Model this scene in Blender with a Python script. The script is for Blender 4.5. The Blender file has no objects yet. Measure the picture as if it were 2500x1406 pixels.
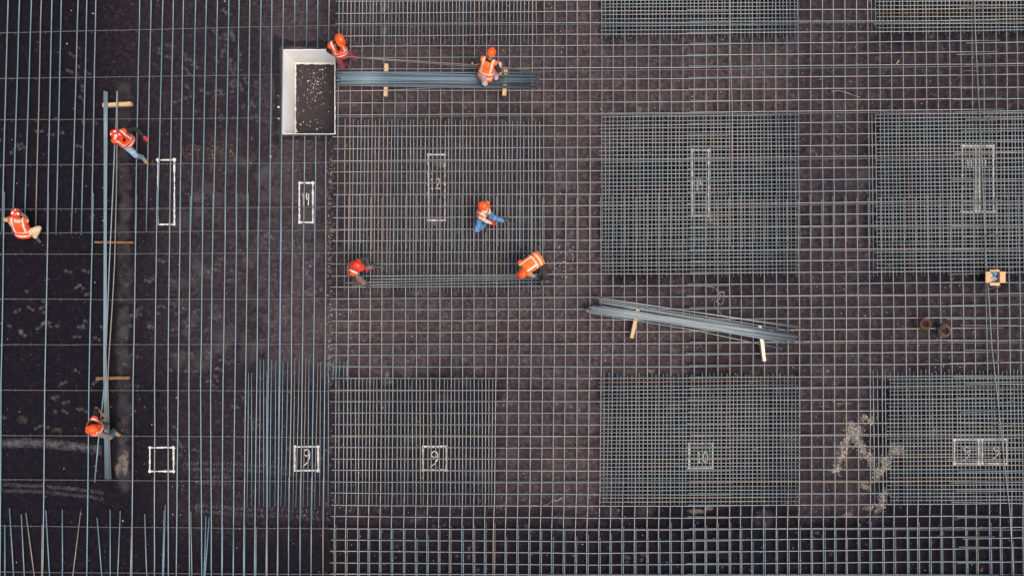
import bpy, bmesh, math, random
from mathutils import Vector, Matrix, noise

random.seed(7)
C = bpy.context.scene
COL = C.collection

# ------------------------------------------------------------------ camera, sky, sun
H = 20.0            # camera height above the slab
F = 1800.0          # focal length in photo pixels (photo 2500 wide)
cam_d = bpy.data.cameras.new('camera')
cam = bpy.data.objects.new('camera', cam_d)
COL.objects.link(cam)
cam.location = (0, 0, H)
cam.rotation_euler = (0, 0, 0)
cam_d.sensor_width = 36.0
cam_d.sensor_fit = 'HORIZONTAL'
cam_d.lens = 36.0 * F / 2500.0
cam_d.clip_end = 500.0
C.camera = cam

SUN_EL, SUN_AZ = math.radians(66), math.radians(125)      # azimuth from +Y towards +X
world = bpy.data.worlds.new('World')
C.world = world
world.use_nodes = True
wn = world.node_tree
sky = wn.nodes.new('ShaderNodeTexSky')
sky.sky_type = 'NISHITA'
sky.sun_disc = False
sky.sun_elevation = SUN_EL
sky.sun_rotation = SUN_AZ
sky.air_density = 1.0
sky.dust_density = 7.0
sky.ozone_density = 0.3
wn.nodes['Background'].inputs[1].default_value = 0.15
wn.links.new(sky.outputs[0], wn.nodes['Background'].inputs[0])
sd = bpy.data.lights.new('sun', 'SUN')
sd.energy = 1.5
sd.angle = math.radians(30)
sd.color = (1.0, 0.96, 0.90)
sun = bpy.data.objects.new('sun', sd)
COL.objects.link(sun)
sdir = Vector((math.sin(SUN_AZ) * math.cos(SUN_EL), math.cos(SUN_AZ) * math.cos(SUN_EL), math.sin(SUN_EL)))
sun.rotation_euler = sdir.to_track_quat('Z', 'Y').to_euler()
sun.location = sdir * 60
C.view_settings.view_transform = 'Standard'
C.view_settings.look = 'None'
C.view_settings.exposure = 0.26
C.view_settings.gamma = 1.0
C.cycles.transparent_max_bounces = 64


def W(px, py, z=0.0):
    """point of the site seen at photo pixel (px,py) when it lies at height z"""
    k = (H - z) / F
    return Vector(((px - 1250.0) * k, (703.0 - py) * k, z))


# ------------------------------------------------------------------ helpers
def link_mesh(name, bm, mats, parent=None, smooth=False):
    me = bpy.data.meshes.new(name)
    bm.normal_update()
    bm.to_mesh(me)
    bm.free()
    for m in (mats if isinstance(mats, (list, tuple)) else [mats]):
        me.materials.append(m)
    if smooth:
        for p in me.polygons:
            p.use_smooth = True
    o = bpy.data.objects.new(name, me)
    COL.objects.link(o)
    if parent:
        o.parent = parent
    return o


def tag(o, label=None, cat=None, group=None, kind=None):
    if label:
        o['label'] = label
    if cat:
        o['category'] = cat
    if group:
        o['group'] = group
    if kind:
        o['kind'] = kind
    return o


def empty(name, loc, label, cat, group=None):
    o = bpy.data.objects.new(name, None)
    o.empty_display_size = 0.1
    o.location = loc
    COL.objects.link(o)
    return tag(o, label, cat, group)


def add_box(bm, cx, cy, cz, sx, sy, sz, mat=None, bevel=0.0):
    r = bmesh.ops.create_cube(bm, size=1.0)
    vs = r['verts']
    for v in vs:
        v.co = Vector((v.co.x * sx, v.co.y * sy, v.co.z * sz))
    if bevel:
        es = list({e for v in vs for e in v.link_edges})
        rb = bmesh.ops.bevel(bm, geom=es, offset=bevel, segments=2, affect='EDGES', profile=0.6)
        vs = list({v for f in rb['faces'] for v in f.verts} | {v for v in vs if v.is_valid})
        allv = set(vs)
        stack = list(vs)
        while stack:
            v = stack.pop()
            for e in v.link_edges:
                w = e.other_vert(v)
                if w not in allv:
                    allv.add(w)
                    stack.append(w)
        vs = list(allv)
    M = (mat or Matrix.Identity(4))
    for v in vs:
        v.co = M @ (v.co + Vector((cx, cy, cz)))
    return vs


def add_tube(bm, pts, r, n=8, cap=True, r_end=None, mi=0):
    pts = [Vector(p) for p in pts]
    rings = []
    up = Vector((0, 0, 1))
    for i, p in enumerate(pts):
        if i == 0:
            t = pts[1] - pts[0]
        elif i == len(pts) - 1:
            t = pts[-1] - pts[-2]
        else:
            t = pts[i + 1] - pts[i - 1]
        t.normalize()
        a = up if abs(t.z) < 0.9 else Vector((1, 0, 0))
        s = t.cross(a).normalized()
        u = s.cross(t).normalized()
        rr = r if r_end is None else r + (r_end - r) * i / (len(pts) - 1)
        rings.append([bm.verts.new(p + (s * math.cos(2 * math.pi * k / n) + u * math.sin(2 * math.pi * k / n)) * rr)
                      for k in range(n)])
    for a, b in zip(rings[:-1], rings[1:]):
        for k in range(n):
            f = bm.faces.new((a[k], a[(k + 1) % n], b[(k + 1) % n], b[k]))
            f.smooth = True
            f.material_index = mi
    if cap:
        f = bm.faces.new(rings[0]); f.material_index = mi
        f = bm.faces.new(list(reversed(rings[-1]))); f.material_index = mi


ONES = ['', 'first', 'second', 'third', 'fourth', 'fifth', 'sixth', 'seventh', 'eighth', 'ninth', 'tenth', 'eleventh',
        'twelfth', 'thirteenth', 'fourteenth', 'fifteenth', 'sixteenth', 'seventeenth', 'eighteenth', 'nineteenth']
TENS = {2: ('twentieth', 'twenty'), 3: ('thirtieth', 'thirty'), 4: ('fortieth', 'forty'), 5: ('fiftieth', 'fifty'), 6: ('sixtieth', 'sixty')}


def nth(i):
    if i < 20:
        return ONES[i]
    t, o = divmod(i, 10)
    return TENS[t][0] if o == 0 else TENS[t][1] + '-' + ONES[o]


# ------------------------------------------------------------------ materials
def new_mat(name):
    m = bpy.data.materials.new(name)
    m.use_nodes = True
    nt = m.node_tree
    return m, nt, nt.nodes['Principled BSDF']


def node(nt, t, **kw):
    n = nt.nodes.new(t)
    for k, v in kw.items():
        setattr(n, k, v)
    return n


def noise_node(nt, scale, detail=4.0, rough=0.55, coord=None, dim=None):
    n = node(nt, 'ShaderNodeTexNoise')
    n.inputs['Scale'].default_value = scale
    n.inputs['Detail'].default_value = detail
    n.inputs['Roughness'].default_value = rough
    if coord is not None:
        nt.links.new(coord, n.inputs['Vector'])
    return n


def ramp(nt, src, stops):
    r = node(nt, 'ShaderNodeValToRGB')
    e = r.color_ramp.elements
    e[0].position, e[0].color = stops[0][0], (*stops[0][1], 1) if len(stops[0][1]) == 3 else stops[0][1]
    e[1].position, e[1].color = stops[-1][0], (*stops[-1][1], 1)
    for p, c in stops[1:-1]:
        x = e.new(p)
        x.color = (*c, 1)
    nt.links.new(src, r.inputs[0])
    return r


def mix(nt, fac, a, b, blend='MIX'):
    m = node(nt, 'ShaderNodeMix', data_type='RGBA', blend_type=blend)
    for s, v in ((m.inputs[0], fac), (m.inputs[6], a), (m.inputs[7], b)):
        if hasattr(v, 'is_output'):
            nt.links.new(v, s)
        elif isinstance(v, (int, float)):
            s.default_value = v
        else:
            s.default_value = (*v, 1)
    return m.outputs[2]


def math_n(nt, op, a, b=None, clamp=False):
    m = node(nt, 'ShaderNodeMath', operation=op)
    m.use_clamp = clamp
    for s, v in ((m.inputs[0], a), (m.inputs[1], b)):
        if v is None:
            continue
        if hasattr(v, 'is_output'):
            nt.links.new(v, s)
        else:
            s.default_value = v
    return m.outputs[0]


def smooth(nt, v, lo, hi, a=0.0, b=1.0):
    m = node(nt, 'ShaderNodeMapRange', interpolation_type='SMOOTHSTEP')
    nt.links.new(v, m.inputs[0])
    m.inputs[1].default_value, m.inputs[2].default_value = lo, hi
    m.inputs[3].default_value, m.inputs[4].default_value = a, b
    return m.outputs[0]


def simple(name, col, rough=0.6, metal=0.0, var=0.25, scale=12.0, bump=0.0, bscale=60.0, spec=0.5):
    m, nt, p = new_mat(name)
    geo = node(nt, 'ShaderNodeTexCoord')
    n = noise_node(nt, scale, 5.0, 0.6, geo.outputs['Object'])
    lo = tuple(c * (1 - var) for c in col)
    hi = tuple(min(1, c * (1 + var)) for c in col)
    r = ramp(nt, n.outputs[0], [(0.3, lo), (0.7, hi)])
    nt.links.new(r.outputs[0], p.inputs['Base Color'])
    p.inputs['Roughness'].default_value = rough
    p.inputs['Metallic'].default_value = metal
    p.inputs['Specular IOR Level'].default_value = spec
    if bump:
        b = node(nt, 'ShaderNodeBump')
        b.inputs['Strength'].default_value = bump
        b.inputs['Distance'].default_value = 0.01
        n2 = noise_node(nt, bscale, 3.0, 0.6, geo.outputs['Object'])
        nt.links.new(n2.outputs[0], b.inputs['Height'])
        nt.links.new(b.outputs[0], p.inputs['Normal'])
    return m


def steel(name, base, rust_amt, rust=(0.20, 0.085, 0.03), metal=0.35, rough=0.42):
    m, nt, p = new_mat(name)
    tc = node(nt, 'ShaderNodeNewGeometry')
    n1 = noise_node(nt, 1.3, 4.0, 0.6, tc.outputs['Position'])
    n2 = noise_node(nt, 45.0, 3.0, 0.6, tc.outputs['Position'])
    c0 = ramp(nt, n2.outputs[0], [(0.25, tuple(c * 0.72 for c in base)), (0.75, tuple(min(1, c * 1.2) for c in base))])
    fac = smooth(nt, n1.outputs[0], 0.74 - rust_amt, 0.84 - rust_amt * 0.6)
    c = mix(nt, fac, c0.outputs[0], rust)
    nt.links.new(c, p.inputs['Base Color'])
    nt.links.new(math_n(nt, 'SUBTRACT', metal, math_n(nt, 'MULTIPLY', fac, metal)), p.inputs['Metallic'])
    p.inputs['Roughness'].default_value = rough
    b = node(nt, 'ShaderNodeBump')
    b.inputs['Strength'].default_value = 0.35
    b.inputs['Distance'].default_value = 0.004
    nt.links.new(noise_node(nt, 90.0, 2.0, 0.5, tc.outputs['Position']).outputs[0], b.inputs['Height'])
    nt.links.new(b.outputs[0], p.inputs['Normal'])
    return m


STEEL = [steel('steel_blue_grey', (0.190, 0.232, 0.240), 0.0), steel('steel_grey', (0.245, 0.250, 0.252), 0.0),
         steel('steel_warm', (0.285, 0.255, 0.215), 0.06), steel('steel_rusted', (0.21, 0.16, 0.11), 0.18)]
STEEL_BLUE = [steel('steel_blue_scale', (0.120, 0.200, 0.245), 0.0), steel('steel_blue_scale_pale', (0.150, 0.205, 0.230), 0.02),
              steel('steel_tan_scale', (0.19, 0.17, 0.14), 0.12), steel('steel_tan_rusted', (0.18, 0.145, 0.10), 0.10)]
STEEL_DARK = steel('steel_dark', (0.12, 0.112, 0.108), 0.14, rough=0.55)
STEEL_PILE = steel('steel_pile', (0.11, 0.14, 0.165), 0.0, metal=0.5)


def ground_material():
    m, nt, p = new_mat('waterproof_membrane')
    g = node(nt, 'ShaderNodeNewGeometry')
    P = g.outputs['Position']
    sep = node(nt, 'ShaderNodeSeparateXYZ')
    nt.links.new(P, sep.inputs[0])
    # dust strips with wandering noisy margins; dark mat gaps and edges are painted-in shade
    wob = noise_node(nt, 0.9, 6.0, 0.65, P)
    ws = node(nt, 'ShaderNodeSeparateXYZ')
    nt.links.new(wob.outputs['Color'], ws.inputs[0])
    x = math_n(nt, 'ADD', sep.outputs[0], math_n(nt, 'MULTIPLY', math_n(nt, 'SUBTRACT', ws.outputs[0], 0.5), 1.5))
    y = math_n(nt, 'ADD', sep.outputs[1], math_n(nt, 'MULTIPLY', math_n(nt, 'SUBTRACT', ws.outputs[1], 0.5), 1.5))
    dusty = None  # pale mask; its low areas paint mat shade and edge falloff into the colour
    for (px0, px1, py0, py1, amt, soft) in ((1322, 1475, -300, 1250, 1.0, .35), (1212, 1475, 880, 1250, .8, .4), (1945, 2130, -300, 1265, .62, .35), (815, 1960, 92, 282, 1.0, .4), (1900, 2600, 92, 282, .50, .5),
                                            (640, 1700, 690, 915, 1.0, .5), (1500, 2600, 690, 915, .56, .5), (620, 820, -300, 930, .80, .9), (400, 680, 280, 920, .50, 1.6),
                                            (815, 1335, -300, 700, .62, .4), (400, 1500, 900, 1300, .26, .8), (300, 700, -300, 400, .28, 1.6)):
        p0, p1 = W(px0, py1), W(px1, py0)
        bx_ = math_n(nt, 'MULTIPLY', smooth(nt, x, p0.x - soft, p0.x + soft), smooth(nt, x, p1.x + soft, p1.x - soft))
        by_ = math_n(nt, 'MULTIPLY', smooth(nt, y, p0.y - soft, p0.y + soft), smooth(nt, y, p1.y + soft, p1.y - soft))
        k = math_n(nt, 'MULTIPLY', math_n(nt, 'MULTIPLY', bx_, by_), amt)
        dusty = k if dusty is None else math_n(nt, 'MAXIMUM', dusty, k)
    n1 = noise_node(nt, 1.1, 8.0, 0.68, P)
    n2 = noise_node(nt, 9.0, 8.0, 0.7, P)
    n3 = noise_node(nt, 70.0, 4.0, 0.7, P)
    clean = ramp(nt, n2.outputs[0], [(0.3, (0.0042, 0.0036, 0.0062)), (0.75, (0.0120, 0.0098, 0.0150))])  # near-black membrane, doubling as painted shade between the mat bars
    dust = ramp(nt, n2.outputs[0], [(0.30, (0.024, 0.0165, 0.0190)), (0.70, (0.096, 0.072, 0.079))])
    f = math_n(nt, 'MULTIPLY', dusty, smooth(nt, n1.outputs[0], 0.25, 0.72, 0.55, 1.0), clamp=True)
    c = mix(nt, f, clean.outputs[0], dust.outputs[0])  # where dusty is low, clean also paints the mat and edge shade
    n4 = noise_node(nt, 4.5, 9.0, 0.78, P)
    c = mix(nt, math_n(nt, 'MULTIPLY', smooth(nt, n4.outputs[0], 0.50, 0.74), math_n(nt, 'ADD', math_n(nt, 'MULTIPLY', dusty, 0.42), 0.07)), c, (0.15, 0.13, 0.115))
    # pale scuffs of dried dust
    sc = smooth(nt, noise_node(nt, 3.2, 9.0, 0.75, P).outputs[0], 0.60, 0.80)
    c = mix(nt, math_n(nt, 'MULTIPLY', sc, 0.45), c, (0.20, 0.18, 0.17))
    # fine grit
    gr = smooth(nt, n3.outputs[0], 0.63, 0.78)
    c = mix(nt, math_n(nt, 'MULTIPLY', gr, 0.40), c, (0.19, 0.16, 0.14))
    # rusty bloom from the old bars
    ru = smooth(nt, noise_node(nt, 0.9, 7.0, 0.7, P).outputs[0], 0.66, 0.84)
    c = mix(nt, math_n(nt, 'MULTIPLY', ru, 0.35), c, (0.085, 0.05, 0.03))
    # seams between the sheets, one every metre
    seam = math_n(nt, 'ABSOLUTE', math_n(nt, 'SUBTRACT', math_n(nt, 'FRACT', math_n(nt, 'ADD', math_n(nt, 'MULTIPLY', sep.outputs[1], 0.805), 0.37)), 0.5))
    s2 = smooth(nt, seam, 0.006, 0.0)
    c = mix(nt, math_n(nt, 'MULTIPLY', s2, 0.6), c, (0.008, 0.007, 0.008))
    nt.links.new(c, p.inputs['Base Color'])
    p.inputs['Roughness'].default_value = 0.85
    p.inputs['Specular IOR Level'].default_value = 0.06
    b = node(nt, 'ShaderNodeBump')
    b.inputs['Strength'].default_value = 0.5
    b.inputs['Distance'].default_value = 0.02
    nt.links.new(math_n(nt, 'ADD', n2.outputs[0], math_n(nt, 'MULTIPLY', n3.outputs[0], 0.3)), b.inputs['Height'])
    nt.links.new(b.outputs[0], p.inputs['Normal'])
    return m


def decal_material(name, col, amount, nscale, lo, hi):
    """a dusty mark: solid in its middle, ragged and thin towards its rim"""
    m, nt, p = new_mat(name)
    uv = node(nt, 'ShaderNodeUVMap')
    g = node(nt, 'ShaderNodeNewGeometry')
    d = node(nt, 'ShaderNodeVectorMath', operation='DISTANCE')
    nt.links.new(uv.outputs[0], d.inputs[0])
    d.inputs[1].default_value = (0.5, 0.5, 0)
    rad = smooth(nt, d.outputs['Value'], 0.5, 0.18)
    n = noise_node(nt, nscale, 7.0, 0.72, g.outputs['Position'])
    k = smooth(nt, math_n(nt, 'ADD', n.outputs[0], math_n(nt, 'MULTIPLY', math_n(nt, 'SUBTRACT', rad, 1.0), 0.35)), lo, hi)
    a = math_n(nt, 'MULTIPLY', math_n(nt, 'MULTIPLY', rad, k), amount, clamp=True)
    p.inputs['Base Color'].default_value = (*col, 1)
    p.inputs['Roughness'].default_value = 0.9
    nt.links.new(a, p.inputs['Alpha'])
    return m


M_GROUND = ground_material()
M_DUST = decal_material('dust_print', (0.15, 0.145, 0.145), 0.36, 14.0, 0.25, 0.70)
M_TRACK = decal_material('dust_track', (0.15, 0.145, 0.15), 0.30, 6.0, 0.25, 0.70)
M_DUSTTAN = decal_material('dust_tan', (0.25, 0.215, 0.185), 0.46, 9.0, 0.22, 0.68)
M_DUSTSOFT = decal_material('dust_soft', (0.085, 0.075, 0.08), 0.45, 3.0, 0.25, 0.75)
M_BROWN = decal_material('dust_rust', (0.075, 0.047, 0.030), 0.7, 9.0, 0.38, 0.68)
M_TAR = decal_material('tar_patch', (0.007, 0.006, 0.007), 0.9, 10.0, 0.22, 0.5)
M_PAINT = simple('white_paint', (0.55, 0.53, 0.50), 0.85, var=0.35, scale=25)
M_CHIP = [simple('chip_white', (0.62, 0.60, 0.56), 0.9), simple('chip_straw', (0.42, 0.33, 0.17), 0.9),
          simple('chip_brown', (0.22, 0.15, 0.10), 0.9), simple('chip_grey', (0.30, 0.29, 0.28), 0.9)]
M_MUD = simple('dried_mud', (0.37, 0.32, 0.27), 0.95, var=0.35, scale=14, bump=0.6, bscale=40)
M_WHITEWALL = simple('white_pit_lining', (0.84, 0.83, 0.80), 0.75, var=0.06, scale=1.2, bump=0.12, bscale=30)
M_CARD = simple('cardboard', (0.56, 0.34, 0.17), 0.85, var=0.12, scale=6)
M_CARDIN = simple('cardboard_inner', (0.50, 0.33, 0.19), 0.85, var=0.15, scale=6)
M_BLUE = simple('blue_foil', (0.03, 0.22, 0.55), 0.35, var=0.4, scale=30)
M_FOILW = simple('white_foil', (0.65, 0.66, 0.68), 0.4, var=0.3, scale=30)
M_RUST = simple('rusty_wire', (0.095, 0.036, 0.018), 0.85, var=0.45, scale=30, bump=0.6, bscale=120)
M_RUSTGREY = simple('weathered_wire', (0.085, 0.075, 0.075), 0.7, metal=0.3, var=0.4, scale=25, bump=0.5, bscale=120)
M_WIRE = simple('tie_wire', (0.38, 0.36, 0.34), 0.5, metal=0.3)


def wood(name, a, b):
    m, nt, p = new_mat(name)
    tc = node(nt, 'ShaderNodeTexCoord')
    mp = node(nt, 'ShaderNodeMapping')
    mp.inputs['Scale'].default_value = (2.5, 28.0, 28.0)
    nt.links.new(tc.outputs['Object'], mp.inputs[0])
    n = noise_node(nt, 1.6, 6.0, 0.65, mp.outputs[0])
    r = ramp(nt, n.outputs[0], [(0.32, a), (0.68, b)])
    nt.links.new(r.outputs[0], p.inputs['Base Color'])
    p.inputs['Roughness'].default_value = 0.8
    return m


M_WOOD = wood('raw_timber', (0.34, 0.20, 0.085), (0.66, 0.46, 0.24))
M_WOODPALE = wood('pale_timber', (0.60, 0.45, 0.33), (0.80, 0.66, 0.52))
M_WOODDARK = wood('charred_timber', (0.012, 0.008, 0.006), (0.30, 0.15, 0.045))

# ------------------------------------------------------------------ ground with the pit cut into it
PX0, PX1, PY0, PY1 = 690, 818, 122, 328            # rim of the pit in the photo
p0, p1 = W(PX0, PY1), W(PX1, PY0)
XA, YA, XB, YB = p0.x, p0.y, p1.x, p1.y
BIG = 90.0
bm = bmesh.new()
xs, ys = [-BIG, XA, XB, BIG], [-BIG, YA, YB, BIG]
gv = [[bm.verts.new((x, y, 0)) for x in xs] for y in ys]
for j in range(3):
    for i in range(3):
        if not (i == 1 and j == 1):
            bm.faces.new((gv[j][i], gv[j][i + 1], gv[j + 1][i + 1], gv[j + 1][i]))
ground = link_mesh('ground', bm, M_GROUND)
tag(ground, kind='structure')

DEPTH = 1.12
pit = empty('lined_pit', ((XA + XB) / 2, (YA + YB) / 2, -DEPTH), 'rectangular white lined pit sunk into the black membrane', 'pit')


def rel(v):
    return Vector(v) - pit.location


def ragged_strip(bm, a, b, inward, w0, amp, z):
    n = 60
    a, b, inward = Vector(a), Vector(b), Vector(inward)
    prev = None
    for i in range(n + 1):
        t = i / n
        p = a.lerp(b, t)
        w = w0 + amp * (noise.noise(p * 7.0) + 0.6 * noise.noise(p * 23.0))
        q = p + inward * max(0.005, w)
        va, vb = bm.verts.new((p.x, p.y, z)), bm.verts.new((q.x, q.y, z + 0.001))
        if prev:
            bm.faces.new((prev[0], va, vb, prev[1]))
        prev = (va, vb)


T = 0.012
for nm, (x0, x1, y0, y1) in (('wall', (XA, XA + T, YA, YB)), ('wall', (XB - T, XB, YA, YB)),
                             ('wall', (XA + T, XB - T, YB - T, YB)), ('wall', (XA + T, XB - T, YA, YA + T))):
    bm = bmesh.new()
    c = rel(((x0 + x1) / 2, (y0 + y1) / 2, 0))
    add_box(bm, c.x, c.y, DEPTH / 2 + 0.004, x1 - x0, y1 - y0, DEPTH + 0.012, bevel=0.006)
    link_mesh(nm, bm, M_WHITEWALL, pit)
bm = bmesh.new()
fc = [rel((x, y, -DEPTH + 0.003)) for x, y in ((XA, YA), (XB, YA), (XB, YB), (XA, YB))]
bm.faces.new([bm.verts.new(v) for v in fc])
M_PITFLOOR = simple('pit_floor_membrane', (0.026, 0.020, 0.023), 0.9, var=0.5, scale=7, bump=0.6, bscale=30)
link_mesh('pit_floor', bm, M_PITFLOOR, pit)
# ragged lining edges lapped out over the membrane and the floor
for a, b, d, w, am, z in (((XA, YA), (XA, YB), (-1, 0), .010, .008, DEPTH + .004), ((XB, YA), (XB, YB), (1, 0), .008, .028, DEPTH + .005),
                          ((XA, YB), (XB, YB), (0, 1), .010, .009, DEPTH + .0045), ((XA, YA), (XB, YA), (0, -1), .004, .012, DEPTH + .0055),
                          ((XA + T, YA + T), (XA + T, YB - T), (1, 0), .03, .03, .008), ((XA + T, YB - T), (XB - T, YB - T), (0, -1), .05, .03, .010)):
    bm = bmesh.new()
    ragged_strip(bm, rel((*a, 0)), rel((*b, 0)), (*d, 0), w, am, z)
    link_mesh('lining_edge', bm, M_PAINT, pit)
# thin broken line of black sealant near the foot of the two visible walls
M_SEAL = simple('black_sealant', (0.012, 0.011, 0.012), 0.6)
for a, b, nrm in ((rel((XA + T + .002, YA + T, -DEPTH + .10)), rel((XA + T + .002, YB - T, -DEPTH + .10)), Vector((1, 0, 0))),
                  (rel((XA + T, YB - T - .002, -DEPTH + .10)), rel((XB - T, YB - T - .002, -DEPTH + .10)), Vector((0, -1, 0)))):
    bm = bmesh.new()
    prev = None
    for i in range(161):
        p = a.lerp(b, i / 160) + nrm * .002
        h = max(.0006, .016 * noise.noise(p * 6 + Vector((3, 1, 0))) + .008 * noise.noise(p * 30))
        va, vb = bm.verts.new(p + Vector((0, 0, h))), bm.verts.new(p - Vector((0, 0, h)))
        if prev:
            bm.faces.new((prev[0], va, vb, prev[1]))
        prev = (va, vb)
    link_mesh('sealing_line', bm, M_SEAL, pit)

# lumps of white lining lying on the pit floor and beside it
bm = bmesh.new()


def lump(bm, x, y, z, r, mi=0, flat=0.5):
    r_ = bmesh.ops.create_icosphere(bm, subdivisions=1, radius=r)
    s = random.uniform(.6, 1.4)
    a = random.uniform(0, 6.28)
    for v in r_['verts']:
        k = 1 + random.uniform(-.3, .3)
        vx, vy = v.co.x * s * k, v.co.y * k
        v.co = Vector((vx * math.cos(a) - vy * math.sin(a) + x, vx * math.sin(a) + vy * math.cos(a) + y, z + v.co.z * flat * k))
        for f in v.link_faces:
            f.material_index = mi


for i in range(150):
    if i < 100:
        x, y = random.gauss(770, 16), random.gauss(205, 24)
    else:
        x, y = random.uniform(728, 812), random.uniform(165, 322)
    w = W(x, y, -DEPTH)
    if XA + .1 < w.x < XB - .1 and YA + .1 < w.y < YB - .1:
        r = random.choice((.005, .007, .009, .013)) * random.uniform(.7, 1.3)
        lump(bm, w.x, w.y, -DEPTH + .006, r)
for x, y, r in ((741, 299, .02), (734, 305, .028), (772, 293, .018), (776, 300, .016), (774, 316, .02), (726, 322, .025), (776, 200, .028),
                (752, 199, .02), (795, 168, .02), (788, 171, .02), (728, 240, .012)):
    w = W(x, y, -DEPTH)
    lump(bm, w.x, w.y, -DEPTH + .015, r)
for x, y, r in ((680, 262, .032), (681, 290, .028), (661, 383, .03), (679, 235, .012)):
    w = W(x, y)
    lump(bm, w.x, w.y, .015, r)
tag(link_mesh('lining_scraps', bm, M_PAINT), 'white scraps of lining strewn on the pit floor and beside it', 'debris', kind='stuff')

# ------------------------------------------------------------------ flat dusty marks on the membrane


class Decals:
    lvl = 0

    def __init__(s, name, m, label):
        s.bm = bmesh.new(); s.uv = s.bm.loops.layers.uv.new('UVMap'); s.name, s.m, s.label = name, m, label
        Decals.lvl += 1
        s.z = 0.0025 + 0.0007 * Decals.lvl
        s.n = 0

    def add(s, px, py, w, h, rot=0.0):
        c = W(px, py)
        w, h = w / 90, h / 90
        s.n += 1
        z = s.z + (s.n % 60) * 0.00001
        r = math.radians(-rot)
        vs = []
        for u, v in ((0, 0), (1, 0), (1, 1), (0, 1)):
            dx, dy = (u - .5) * w, (v - .5) * h
            vs.append(s.bm.verts.new((c.x + dx * math.cos(r) - dy * math.sin(r), c.y + dx * math.sin(r) + dy * math.cos(r), z)))
        f = s.bm.faces.new(vs)
        for l, uvc in zip(f.loops, ((0, 0), (1, 0), (1, 1), (0, 1))):
            l[s.uv].uv = uvc

    def done(s):
        return tag(link_mesh(s.name, s.bm, s.m), s.label, 'ground marks', kind='stuff')


D = Decals('tar_patches', M_TAR, 'black tar brushed around the white pit rim')
for k in range(30):
    w = random.uniform(18, 28)
    D.add(PX0 - 1 - w / 2 - random.uniform(0, 6), random.uniform(100, 345), w, random.uniform(24, 60))
for k in range(16):
    h = random.uniform(16, 26)
    D.add(random.uniform(690, 812), PY0 - 1 - h / 2 - random.uniform(0, 5), random.uniform(30, 60), h)
    h = random.uniform(12, 18)
    D.add(random.uniform(690, 806), PY1 + 2 + h / 2, random.uniform(30, 50), h)
D.done()
D = Decals('dust_wash', M_DUSTSOFT, 'broad pale washes of dust over the membrane')
for y in range(230, 1180, 55):
    D.add(303 + random.uniform(-5, 5), y, 62, 120)
for y in range(0, 1000, 70):
    D.add(940 + random.uniform(-5, 5), y, 50, 110)
for k in range(60):
    D.add(random.uniform(430, 820), random.uniform(380, 900), random.uniform(50, 120), random.uniform(30, 90), random.uniform(0, 180))
for k in range(70):
    D.add(random.uniform(850, 2300), random.uniform(60, 1300), random.uniform(40, 100), random.uniform(30, 80), random.uniform(0, 180))
D.done()
D = Decals('rust_stains', M_BROWN, 'brown rusty stains soaked into the membrane')
for x, y, w, h in ((510, 365, 190, 26), (470, 360, 60, 30), (560, 372, 90, 24), (540, 390, 80, 20), (55, 1025, 50, 40), (140, 1050, 60, 24),
                   (725, 260, 22, 150), (735, 200, 20, 100), (722, 640, 40, 26), (600, 830, 60, 60), (1000, 845, 120, 18), (1130, 838, 110, 12),
                   (805, 640, 16, 300), (2370, 250, 60, 20), (2470, 255, 60, 40), (1300, 1122, 120, 10)):
    D.add(x, y, w, h)
for k in range(90):
    D.add(random.uniform(860, 2480), random.uniform(20, 1390), random.uniform(14, 40), random.uniform(8, 26), random.uniform(0, 180))
D.done()
D = Decals('dusty_footprints', M_DUST, 'pale dusty boot prints scattered across the membrane')
paths = [(30, 680, 330, 700, 9), (20, 780, 330, 810, 22), (330, 760, 520, 790, 16), (330, 690, 560, 640, 12), (100, 930, 330, 900, 8),
         (400, 900, 560, 890, 10), (40, 1020, 240, 1010, 8), (150, 120, 230, 250, 8), (400, 100, 480, 190, 10), (520, 30, 600, 230, 14),
         (560, 680, 800, 720, 22), (600, 560, 800, 640, 18), (420, 240, 640, 230, 12), (520, 900, 640, 1040, 12), (420, 1070, 480, 1110, 7),
         (20, 360, 240, 300, 12), (560, 120, 640, 300, 14), (640, 1090, 810, 1110, 10)]
for x0, y0, x1, y1, n in paths:
    for k in range(n):
        t = random.random()
        x, y = x0 + (x1 - x0) * t + random.gauss(0, 16), y0 + (y1 - y0) * t + random.gauss(0, 20)
        a = math.degrees(math.atan2(y1 - y0, x1 - x0)) + random.uniform(-40, 40)
        D.add(x, y, 21, 15, a)
        if random.random() < .7:
            D.add(x + 11 * math.cos(math.radians(a)), y + 11 * math.sin(math.radians(a)), 15, 14, a)
for k in range(260):
    x, y = random.uniform(830, 2480), random.uniform(10, 1395)
    s = random.uniform(10, 20)
    D.add(x, y, s * random.uniform(1, 1.6), s, random.uniform(0, 180))
for k in range(60):
    D.add(random.uniform(420, 830), random.uniform(20, 1000), random.uniform(7, 15), random.uniform(6, 11), random.uniform(0, 180))
D.done()
D = Decals('tyre_tracks', M_TRACK, 'faint chevron tyre tracks pressed in dust at the lower left')
for (x0, y0, x1, y1, bow, n, st) in ((0, 1082, 246, 1100, -8, 44, 1), (0, 1190, 250, 1210, -5, 38, 0), (450, 1138, 720, 1150, -4, 34, 0),
                                     (480, 1170, 560, 1172, 0, 10, 0), (480, 1240, 640, 1252, 0, 20, 0), (640, 1250, 800, 1258, 0, 14, 0)):
    for k in range(n):
        t = k / (n - 1)
        x, y = x0 + (x1 - x0) * t, y0 + (y1 - y0) * t + bow * math.sin(math.pi * t)
        D.add(x, y - 7 + random.uniform(-1, 1), 10, 20, 30)
        D.add(x, y + 7 + random.uniform(-1, 1), 10, 20, -30)
        if st:
            D.add(x, y, 26, 20, 0)
D.done()
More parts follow.
